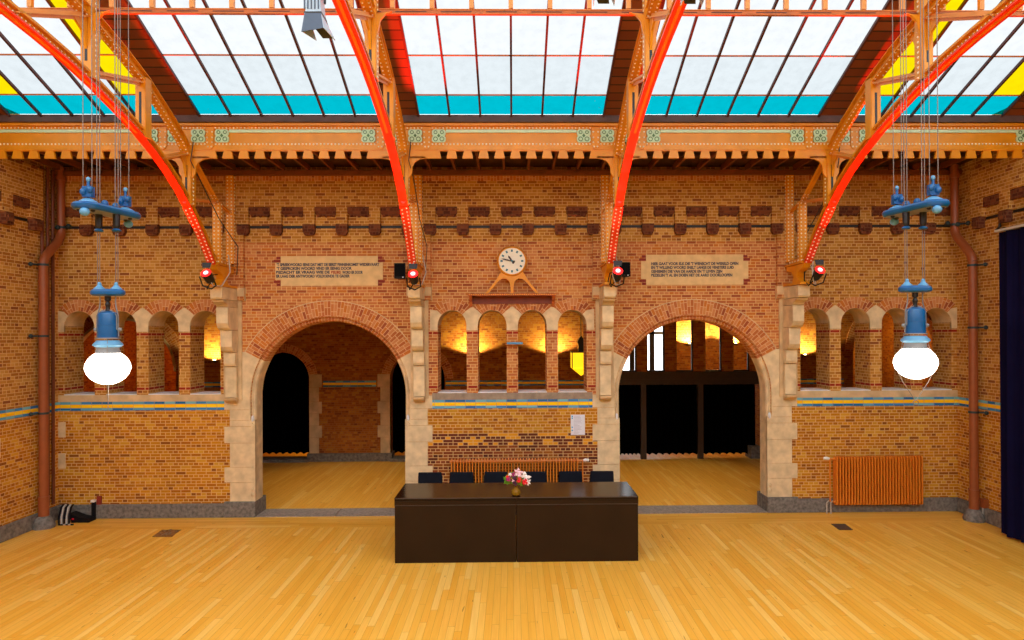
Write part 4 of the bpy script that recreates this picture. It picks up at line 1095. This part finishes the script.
    for dx in (-z(10), z(10)):
        b = MB().mat('lamp_black')
        b.lathe([(0, -.13), (.022, -.13), (.032, -.1), (.034, 0), (0, 0)], (dx, Y, zu), 14); b.mat('lamp_blue'); b.lathe([(0, -.15), (.03, -.15), (.045, -.14), (.03, -.125), (0, -.125)], (dx, Y, zu), 14); b.build('counterweight_tube', None, t)
    for u, v in ((-.3, .05), (-.25, -.06), (.3, .05), (.22, -.07)):
        x, y = W(u, v); b = MB(); b.ball((x, y, zu-.005), .02, .02, .015); b.build('bolt', 'lamp_black', t)
    b = MB()
    for dx in (-z(11.5), -z(9), z(9), z(11.5)): b.tube([(dx, Y, z1+.08), (dx, Y, zu)], .0042, 5)
    top = 6.30
    for sg in (-1, 1):
        for dx in (-.05, .035):
            x, y = W(sg*(hl-.13), 0); b.tube([(x+dx, y, zu+.1), (x+dx, y, top+(6-y)*.4)], .0042, 5)
        for dx in (z(8.7), z(12)): b.tube([(sg*dx, Y, zu+.06), (sg*dx, Y, top)], .0042, 5)
    b.build('suspension_cables', 'cable_steel', t)
    return t
gl = globe_lamp(); pL = at(108, 368, 6.0); pR = at(915.5, 363, 6.0)
gl2 = copy_tree(gl)
gl.location = (pL.x, 6, pL.z-.28); tag(gl, 'blue iron pendant lamp with glowing white globe hanging before the left niches', 'hanging lamp', 'pendant globe lamps')
gl2.location = (pR.x, 6, pR.z-.28); tag(gl2, 'blue iron pendant lamp with glowing white globe hanging before the right niches', 'hanging lamp', 'pendant globe lamps')
# the right lamp is turned the other way, its upper plate slanting outwards too
gl.scale = (.87, .87, 1); gl2.scale = (-.87, .87, 1)
for ch_ in children(gl):
    if ch_.name.startswith('wire_cage'): ch_.rotation_euler = (0, 0, math.radians(118))

# ------------------------------------------------------------------ tables, chairs, flowers
def table(x0, x1, label):
    y0, y1 = 7.90, 8.69
    t = thing('reception_table', ((x0+x1)/2, 8.3, 0), label, 'table', 'black panelled tables pushed end to end')
    b = MB(); b.box(x0, x1, y0, y1, .715, .748); b.build('table_top', 'table_top', t, bevel=.003)
    MB().box(x0, x1, y0-.003, y0, .738, .748).build('top_edge', 'table_edge', t)
    MB().box(x0, x1, y0+.003, y0+.02, .665, .712).build('apron', 'table_laminate', t)
    MB().box(x0, x1, y0+.002, y0+.02, .658, .664).build('apron_edge', 'table_edge', t)
    MB().box(x0+.004, x1-.004, y0, y0+.02, 0, .655).build('front_panel', 'table_laminate', t)
    for x in (x0+.002, x1-.022): MB().box(x, x+.02, y0+.022, y1-.02, 0, .714).build('side_panel', 'table_laminate', t)
    MB().box(x0+.024, x1-.024, y1-.3, y1-.28, .3, .714).build('back_panel', 'table_laminate', t)
xs_, xm_, xe_ = at(394.5, 530, 7.90).x, at(516.2, 530, 7.90).x, at(638.5, 530, 7.90).x
table(xs_, xm_-.001, 'left one of two dark brown panelled tables pushed together before the clock bay')
table(xm_+.001, xe_, 'right one of two dark brown panelled tables pushed together before the clock bay')
def chair():
    t = thing('chair', (0, 9.0, 0), 'x', 'chair')
    b = MB(); b.box(-.155, .155, 9.10, 9.135, .56, .80); b.build('backrest', 'chair_fabric', t, bevel=.012)
    b = MB(); b.box(-.19, .19, 8.78, 9.14, .42, .46); b.build('seat', 'chair_fabric', t, bevel=.015)
    for s in (-1, 1):
        MB().tube([(s*.175, 8.81, .43), (s*.19, 8.78, 0)], .011, 8).build('leg', 'black_metal', t)
        MB().tube([(s*.15, 9.14, .75), (s*.16, 9.14, .44), (s*.19, 9.17, 0)], .011, 8).build('leg', 'black_metal', t)
    return t
ch = chair(); cxs = [430, 461.5, 496, 535, 570.5, 602]
chl = ['black chair behind the table, leftmost of the row in front of the left jamb', 'black chair behind the table, second from the left arch', 'black chair behind the table, just left of the flowers',
       'black chair behind the table, just right of the flowers', 'black chair behind the table, second from the right arch', 'black chair behind the table, rightmost of the row by the right jamb']
for i, px in enumerate(cxs):
    o = ch if i == 0 else copy_tree(ch)
    p = at(px, 476, 9.11); o.location = (p.x, 9.0, 0); tag(o, chl[i], 'chair', 'black chairs behind the tables')
vp = at(516, 496.5, 8.0)
v = MB(); v.lathe([(0, 0), (.034, 0), (.05, .012), (.058, .035), (.05, .06), (.028, .085), (.018, .1), (.024, .115), (.02, .115), (.014, .1), (.02, .08), (.03, .05), (.03, .02), (0, .012)], (vp.x, 8.0, .748), 20)
o = v.build('flower_vase', 'vase_glass', org=(vp.x, 8.0, .748), smooth=True); tag(o, 'small bulbous amber glass vase holding the bouquet on the table seam', 'vase')
bq = thing('flower_bouquet', (vp.x, 8.0, .85), 'mixed bouquet of pink lily, red and purple flowers standing in the glass vase', 'flowers')
rnd = random.Random(3)
def bloom(px, py, r, mat, nm, petals=6, dy=0.0):
    r *= 1.25
    p = at(px, py, 7.98+dy); b = MB().mat(mat)
    for k in range(petals):
        a = 2*PI*k/petals + rnd.random(); ca, sa = math.cos(a), math.sin(a)
        tip = p + Vector((ca*r, -r*.25, sa*r)); m1 = p + Vector((math.cos(a+.45)*r*.6, -r*.45, math.sin(a+.45)*r*.6)); m2 = p + Vector((math.cos(a-.45)*r*.6, -r*.45, math.sin(a-.45)*r*.6))
        bk = Vector((0, r*.12, 0)); b.add([p, m1, tip, m2, p+bk, m1+bk, tip+bk*.3, m2+bk], [(0,1,2,3), (4,7,6,5), (0,4,5,1), (1,5,6,2), (2,6,7,3), (3,7,4,0)])
    b.ball(p+Vector((0, -r*.1, 0)), r*.4, n=8, m=5)
    b.build(nm, None, bq)
bloom(518.5, 472.5, .05, 'petal_pink', 'lily_bloom', 6, -.02); bloom(525.5, 476.5, .055, 'petal_white', 'lily_bloom', 7); bloom(527, 481.5, .042, 'petal_white', 'lily_bloom', 6)
bloom(519, 480, .028, 'petal_red', 'red_bloom', 7, -.05); bloom(525, 481.5, .036, 'petal_red', 'red_bloom', 7, -.06); bloom(508.5, 479, .028, 'petal_magenta', 'magenta_bloom', 7, -.04)
bloom(513.5, 474.5, .03, 'petal_magenta', 'magenta_bloom', 7); bloom(507.5, 476.5, .02, 'petal_red', 'red_bloom', 6, -.03); bloom(514, 479.5, .034, 'petal_purple', 'purple_bloom', 8, -.02); bloom(515, 483.5, .028, 'petal_purple', 'purple_bloom', 8, -.03)
bloom(510, 474.5, .02, 'petal_white', 'small_white_bloom', 6, -.03); bloom(513, 480.5, .016, 'petal_pink', 'small_pink_bloom', 6, -.06); bloom(508, 483, .02, 'leaf_green', 'green_bud', 6); bloom(505, 478, .02, 'leaf_green', 'green_bud', 6)
b = MB()
base = Vector((vp.x, 8.0, .77))
for (px, py) in ((518, 474), (525, 478), (519, 481), (508, 479), (513, 476), (514, 482), (506, 480), (521, 484), (504, 481), (506, 475), (510, 471.5)):
    p = at(px, py, 8.0); m_ = Vector((vp.x, 8.0, .865)); b.tube([base, m_, p], .003, 5)
    d = (p-m_).normalized(); sd = d.cross(Vector((0, 1, 0))).normalized()
    for s in (-1, 1):
        q = m_.lerp(p, .75); tp = q + sd*s*.03 + d*.03; b.add([q, q+sd*s*.02+d*.002, tp, q+d*.03, q+Vector((0, .004, 0)), tp+Vector((0, .004, 0))], [(0,1,2,3), (0,4,5,2)])
b.build('stems_and_leaves', 'leaf_green', bq)

# ------------------------------------------------------------------ notice on the wall
a, c = at(570.8, 434.8, WY), at(584.8, 414.6, WY)
nt2 = thing('wall_notice', ((a.x+c.x)/2, WY, a.z), 'white printed notice sheet with blue dots on the centre bay wall', 'notice')
sheet = MB().box(a.x, c.x, WY-.012, WY-.002, a.z, c.z).build('sheet', 'white_paper', nt2)
b = MB()
for py in (416.3, 418.2, 427.3, 430.4): 
    p = at(572.2, py, WY-.013); b.lathe([(0, 0), (.011, 0), (.011, .002), (0, .002)], (p.x, WY-.014, p.z), 12, 'y')
b.build('blue_dots', 'ink_blue', sheet)
b = MB(); rnd = random.Random(5)
for k in range(14):
    z = c.z-.02-k*.0195; x0 = a.x+.045; b.box(x0, x0+.05+rnd.random()*.07, WY-.0135, WY-.012, z-.003, z)
b.build('printed_lines', 'ink_grey', sheet)
# small pale blue fitting clipped on the middle pier
p = at(514.5, 343.5, WY-.1); o_ = thing('metal_fitting', (p.x, WY, p.z), 'small pale blue metal bar clipped across the middle niche pier', 'fitting')
b = MB(); b.box(p.x-.11, p.x+.12, WY-.13, WY-.09, p.z-.012, p.z+.02); b.build('bar', 'lamp_pale_blue', o_, bevel=.004)
MB().box(p.x-.13, p.x+.14, WY-.1, WY, p.z-.02, p.z-.012).build('clip', 'orange_paint_pale', o_)

# ------------------------------------------------------------------ navy curtain on the right wall
cu_ = thing('stage_curtain', (6.3, 7.0, 0), 'tall navy blue pleated curtain hanging along the right wall', 'curtain')
def curtain_mesh(b, P0, P1, z0, z1, folds, amp, n=None, wob=0):
    P0, P1 = Vector(P0[:2]), Vector(P1[:2]); L = (P1-P0); nn = Vector((-L.y, L.x)).normalized(); n = n or folds*10
    vs = []
    for th in (0, .012):
        for i in range(n+1):
            k = i/n; ph = 2*PI*folds*k
            off = amp*(math.sin(ph)+.35*math.sin(ph*2.3+1))
            p = P0+L*k+nn*(off+th)
            p2 = P0+L*k+nn*(off*.55+th)
            vs.append((p.x, p.y, z0+wob*abs(math.sin(ph*.5+.4)))); vs.append((p2.x, p2.y, z1))
    m_ = 2*(n+1); fs = []
    for i in range(n):
        fs.append((2*i, 2*i+2, 2*i+3, 2*i+1)); fs.append((m_+2*i, m_+2*i+1, m_+2*i+3, m_+2*i+2)); fs.append((2*i, m_+2*i, m_+2*i+2, 2*i+2)); fs.append((2*i+1, 2*i+3, m_+2*i+3, m_+2*i+1))
    fs += [(0, 1, m_+1, m_), (2*n, m_+2*n, m_+2*n+1, 2*n+1)]
    b.add(vs, fs)
pc = on_plane_x(999.5, 500, 6.3)
b = MB(); curtain_mesh(b, (6.31, pc.y, 0), (6.31, 4.5, 0), .03, 3.92, 17, .035, 340); b.build('drape', 'navy_curtain', cu_, smooth=True)
b = MB(); b.box(6.27, 6.33, 4.5, pc.y+.02, 3.925, 3.955); b.build('rail', 'pipe_white', cu_)
for y in (pc.y-.1, 7.2, 5.4): MB().box(6.29, WX, y-.015, y+.015, 3.95, 3.97).build('rail_bracket', 'black_metal', cu_)
# little black cleat above the curtain
p = on_plane_x(1001, 222, WX-.02); b = MB(); b.tube([(WX-.01, p.y+.12, p.z-.1), (WX-.04, p.y, p.z-.06), (WX-.03, p.y, p.z+.06)], .016, 8); o = b.build('wall_hook', 'black_metal', org=(WX, p.y, p.z-.1)); tag(o, 'small black iron hook on the right wall above the curtain rail', 'hook')

# ------------------------------------------------------------------ floor plates, cable box
def floor_quad(name, pts, mat, z=.004):
    P = []
    for (px, py) in pts:
        d = fwd + r2*((px-CX)/F) + u2*((CY-py)/F); q = CAM + d*(-H/d.z); P.append((q.x, q.y))
    b = MB().mat(mat); b.prism(P, 'z', 0, z); return b, P
b, P = floor_quad('g', [(152, 537), (172, 537), (180, 530), (162, 530)], 'grate_base')
b.mat('grate_metal')
x0, x1 = min(p[0] for p in P), max(p[0] for p in P); y0, y1 = min(p[1] for p in P), max(p[1] for p in P)
rnd = random.Random(2)
for k in range(16):
    x = P[0][0]+.02+rnd.random()*(P[1][0]-P[0][0]-.05); y = y0+.02+rnd.random()*(y1-y0-.06); x += (y-y0)*(P[3][0]-P[0][0])/(y1-y0)
    b.box(x, x+.03, y, y+.02+rnd.random()*.04, .004, .007)
o = b.build('floor_grate', None, org=(P[0][0], P[0][1], 0)); tag(o, 'small worn metal grate let into the floor on the left', 'floor grate')
b, P = floor_quad('g', [(839, 530), (853, 530), (845, 524), (831, 524)], 'floor_plate')
o = b.build('floor_plate', None, org=(P[0][0], P[0][1], 0)); tag(o, 'dark flat floor plate in front of the right radiator', 'floor plate')
d = at(80, 520, 9.75); x = d.x
cbx = thing('cable_box', (x, 9.8, 0), 'low black cable box with red lamp on the floor beside the left downpipe', 'cable box')
b = MB(); b.prism([(x-.12, 0), (x+.12, 0), (x+.11, .05), (x-.02, .075), (x-.16, .13)], 'y', 9.75, 9.92); b.build('housing', 'black_plastic', cbx)
MB().box(x-.11, x-.085, 9.742, 9.75, .045, .065).build('red_lamp', 'petal_red', cbx)
st = thing('striped_cable_bundle', (x-.3, 9.7, 0), 'bundle of black and white cables leaving the left corner', 'cables')
for k in range(5):
    xx = x-.31+k*.035; b = MB(); b.tube([(xx-.02, 9.9, .22), (xx, 9.82, .2), (xx+.05, 9.7, .1), (xx+.1, 9.62, .012), (xx+.16, 9.62, .012)], .013, 6); b.build('cable', 'pipe_white' if k % 2 else 'black_plastic', st)
so_ = thing('wall_socket', (x+.1, WY, .1), 'small black socket post with white plug against the left plinth', 'socket')
MB().box(x+.06, x+.10, WY-.09, WY-.045, 0, .27).build('post', 'black_plastic', so_); MB().box(x+.055, x+.105, WY-.1, WY-.045, .25, .28).build('cap', 'white_plastic', so_)
MB().box(x+.10, x+.16, WY-.03, WY, .2, .32).build('backplate', 'red_brick', so_)
p = on_plane_x(987, 507, WX); so2 = thing('wall_socket', (WX, p.y, .2), 'rust red socket box with white conduit low on the right wall', 'socket')
MB().box(WX-.07, WX, p.y-.04, p.y+.04, .2, .32).build('box', 'pipe_paint', so2); MB().tube([(WX-.06, p.y, .2), (WX-.06, p.y, 0)], .01, 8).build('conduit', 'pipe_white', so2)

# ------------------------------------------------------------------ stage light at top of the left middle bay
def stage_light():
    t = thing('stage_light', (0, 5, 5.1), 'x', 'stage light')
    b = MB(); b.prism([(-.085, 5.26), (.075, 5.275), (.05, 5.60), (-.11, 5.60)], 'y', 4.95, 5.14); b.build('body', 'stage_light_metal', t, bevel=.008)
    b = MB()
    for k in range(5): b.box(-.1+k*.036, -.088+k*.036, 4.942, 4.95, 5.3, 5.58)
    b.build('cooling_fins', 'stage_metal', t)
    b = MB(); b.box(-.095, .085, 4.935, 5.15, 5.245, 5.268); b.build('lens_rim', 'lamp_black', t)
    def quad(nm, mat, P):
        b = MB(); P = [Vector(p) for p in P]; nn = (P[1]-P[0]).cross(P[3]-P[0]).normalized()*.006
        b.add(P+[p+nn for p in P], [(0,1,2,3), (7,6,5,4), (0,4,5,1), (1,5,6,2), (2,6,7,3), (3,7,4,0)]); b.build(nm, mat, t)
    quad('barn_door', 'stage_metal', [(-.09, 4.935, 5.25), (.08, 4.935, 5.25), (.125, 4.86, 5.065), (-.1, 4.86, 5.025)])
    quad('barn_door', 'stage_light_metal', [(.08, 4.935, 5.25), (.08, 5.15, 5.25), (.16, 5.2, 5.08), (.13, 4.86, 5.065)])
    quad('barn_door', 'lamp_black', [(.08, 5.15, 5.25), (-.09, 5.15, 5.25), (.0, 5.3, 5.15), (.12, 5.3, 5.15)])
    quad('barn_door', 'stage_light_metal', [(-.09, 5.15, 5.25), (-.09, 4.935, 5.25), (-.1, 4.87, 5.03), (-.06, 5.25, 5.1)])
    b = MB(); b.tube([(-.12, 5.05, 5.4), (-.13, 5.05, 5.75), (0, 5.05, 5.8), (.1, 5.05, 5.75), (.09, 5.05, 5.4)], .012, 8); b.tube([(0, 5.05, 5.8), (0, 5.05, 7.35)], .018, 8); b.build('yoke', 'black_metal', t)
    return t
sl = stage_light(); p = at(315, 16, 5.0)
sl.scale = (.7, .7, .7); sl.location = (p.x, 5, p.z-.15*.7); tag(sl, 'grey blue stage light with open barn doors, lowest of three hanging under the skylight', 'stage light', 'stage lights hanging under the skylight')
for px, dz, lb in ((602, .27, 'stage light cut off by the top edge, just left of the third truss'), (692, .27, 'stage light cut off by the top edge, just right of the third truss')):
    o = copy_tree(sl); q = at(px, 10, 5.0); o.location = (q.x-.0, 5, sl.location.z+dz); o['label'] = lb

# ------------------------------------------------------------------ back hall fittings
def sconce(x, y, z, power, lb, colr=(1, .84, .36), vis=True):
    t = thing('wall_uplighter', (x, y, z), lb, 'wall light', 'uplighters in the back hall')
    b = MB(); b.lathe([(0, -.05), (.02, -.045), (.06, -.01), (.07, 0), (.062, 0), (.05, -.006), (0, -.006)], (x, y-.1, z), 16); b.build('bowl', 'black_metal', t, smooth=True)
    MB().ball((x, y-.1, z+.0), .03, .03, .016).build('bulb', 'sconce_glow', t)
    MB().box(x-.012, x+.012, y-.1, y, z-.04, z-.02).build('bracket', 'black_metal', t)
    o = light('SPOT', (x, y-.24, z+.03), power, colr, spot_size=math.radians(150), spot_blend=.25, shadow_soft_size=.03); aim(o, (x, y+.25, z+1.4))
sconce(-.85, HB, 2.22, 42, 'wall uplighter glowing behind the first pier of the clock bay niches')
sconce(.85, HB, 2.22, 42, 'wall uplighter glowing behind the last pier of the clock bay niches')
sconce(at(216.5, 362, HB).x, HB, 2.13, 36, 'wall uplighter seen through the niche next to the left corbel')
sconce(at(803, 357, HB).x, HB, 2.18, 36, 'wall uplighter seen through the niche next to the right corbel')
sconce(at(688.5, 346, 17.6).x, 17.6, 2.38, 130, 'wall uplighter seen through the middle pane of the right arch')
sconce(at(734.5, 346, 17.6).x, 17.6, 2.38, 130, 'wall uplighter seen through the right pane of the right arch')
o = light('POINT', (-7.6, 16.8, 2.4), 30, (1, .3, .05), shadow_soft_size=.2)
o = light('POINT', (8.6, 16.4, 2.6), 25, (1, .6, .15), shadow_soft_size=.2)
# hanging yellow lantern
p = at(581, 352.5, 12.0); q = at(581, 376, 12.0)
ln = thing('hanging_lantern', (p.x, 12, q.z), 'glowing yellow glass lantern with pointed base seen through the last centre niche', 'lantern')
w = .17; zb_ = q.z+.15
b = MB(); b.box(p.x-w, p.x+w, 12-w, 12+w, zb_, p.z); b.build('glass_box', 'lantern_glow', ln)
b = MB(); vs = [(p.x-w, 12-w, zb_-.005), (p.x+w, 12-w, zb_-.005), (p.x+w, 12+w, zb_-.005), (p.x-w, 12+w, zb_-.005), (p.x, 12, q.z)]; b.add(vs, [(0,1,2,3), (0,4,1), (1,4,2), (2,4,3), (3,4,0)]); b.build('pointed_base', 'lantern_glow', ln)
b = MB()
for sx in (-1, 1):
    for sy in (-1, 1): b.box(p.x+sx*w-.008, p.x+sx*w+.008, 12+sy*w-.008, 12+sy*w+.008, zb_-.01, p.z+.01)
b.box(p.x-w-.01, p.x+w+.01, 12-w-.01, 12+w+.01, p.z, p.z+.015)
b.prism([(p.x-.07, p.z+.16), (p.x+.07, p.z+.16), (p.x+.06, p.z+.2), (p.x, p.z+.3), (p.x-.06, p.z+.2)], 'y', 11.93, 12.07); b.box(p.x-.05, p.x+.05, 11.95, 12.05, p.z+.015, p.z+.16)
b.build('frame', 'black_metal', ln); MB().tube([(p.x, 12, p.z+.28), (p.x, 12, 3.7)], .008, 6).build('chain', 'black_metal', ln)
# transom screen in the right arch
tr = thing('door_1', (3.6, HB, 0), kind='structure')
zb1, zb2 = at(690, 384.5, HB).z, at(690, 371.5, HB).z
b = MB(); b.box(2.0, 5.22, HB-.04, HB+.1, zb1, zb2-.06); b.box(2.0, 5.22, HB-.07, HB+.12, zb2-.06, zb2); b.box(2.0, 5.22, HB-.05, HB, zb1+.1, zb1+.115); b.build('transom_beam', 'dark_timber', tr)
for px in (643.5, 700.5):
    x = at(px, 420, HB).x; MB().box(x-.055, x+.055, HB-.03, HB+.08, 0, zb1).build('post', 'dark_timber', tr)
win = [(622, 636.5), (647, 664.5), (676, 693), (705, 721.5), (733, 749)]
edges = [2.0]
for a_, c_ in win: edges += [at(a_, 350, HB).x, at(c_, 350, HB).x]
edges.append(5.22)
for i in range(0, len(edges), 2): MB().box(edges[i], edges[i+1], HB-.02, HB+.12, zb2, 3.3).build('brick_pier', 'brick_hall', tr)
for a_, c_ in win:
    x0, x1 = at(a_, 350, HB).x, at(c_, 350, HB).x
    b = MB()
    b.box(x1-.03, x1, HB+.0, HB+.05, zb2, 3.3); b.box(x0, x0+.012, HB+.0, HB+.05, zb2, 3.3); b.box(x0, x1, HB, HB+.05, zb2, zb2+.03); b.build('pane_frame', 'window_frame', tr)
xs3 = [2.02, at(643.5, 420, HB).x, at(700.5, 420, HB).x, 5.2]
for i in range(3):
    b = MB(); curtain_mesh(b, (xs3[i]+.03, HB+.16, 0), (xs3[i+1]-.03, HB+.16, 0), .06, zb1+.02, 8, .025, 120, .03); o = b.build('black_drape', 'black_curtain', org=(xs3[i]+.5, HB+.16, 0), smooth=True)
    tag(o, ['black drape closing the left third of the right arch screen', 'black drape closing the middle of the right arch screen', 'black drape closing the right third of the right arch screen'][i], 'curtain', 'black drapes behind the arches')
for i, c in enumerate((-4.81, -1.99)):
    b = MB(); curtain_mesh(b, (c-.66, HB+.36, 0), (c+.66, HB+.36, 0), .1, 2.4, 9, .025, 120, .03); o = b.build('black_drape', 'black_curtain', org=(c, HB+.3, 0), smooth=True)
    tag(o, ['black drape filling the low arched opening at left of the back hall pier', 'black drape filling the low arched opening at right of the back hall pier'][i], 'curtain', 'black drapes behind the arches')
for xx in (-2.65, 2.65):
    o = light('SPOT', (xx, 12.3, 3.62), 80, (1, .76, .42), spot_size=math.radians(78), spot_blend=.6, shadow_soft_size=.15); o.rotation_euler = (0, 0, 0)  # added warm spots without fittings, to brighten the hall floor
light('POINT', (4.9, 16.2, 2.7), 22, (1, .66, .25), shadow_soft_size=.2)  # added fill light, softly brightens the bricks behind the transom screen
light('POINT', (-4.0, 15.6, 1.0), 20, (1, .6, .15), shadow_soft_size=.2)

# ------------------------------------------------------------------ light
w = bpy.data.worlds.new('sky'); scene.world = w; w.use_nodes = True; nt = w.node_tree
bg = nt.nodes['Background']; bg.inputs[0].default_value = (.96, .98, 1.0, 1); bg.inputs[1].default_value = 1.8
vs_ = scene.view_settings; vs_.view_transform = 'Standard'; vs_.look = 'None'; vs_.gamma = 1; vs_.use_curve_mapping = False; vs_.exposure = 0.72
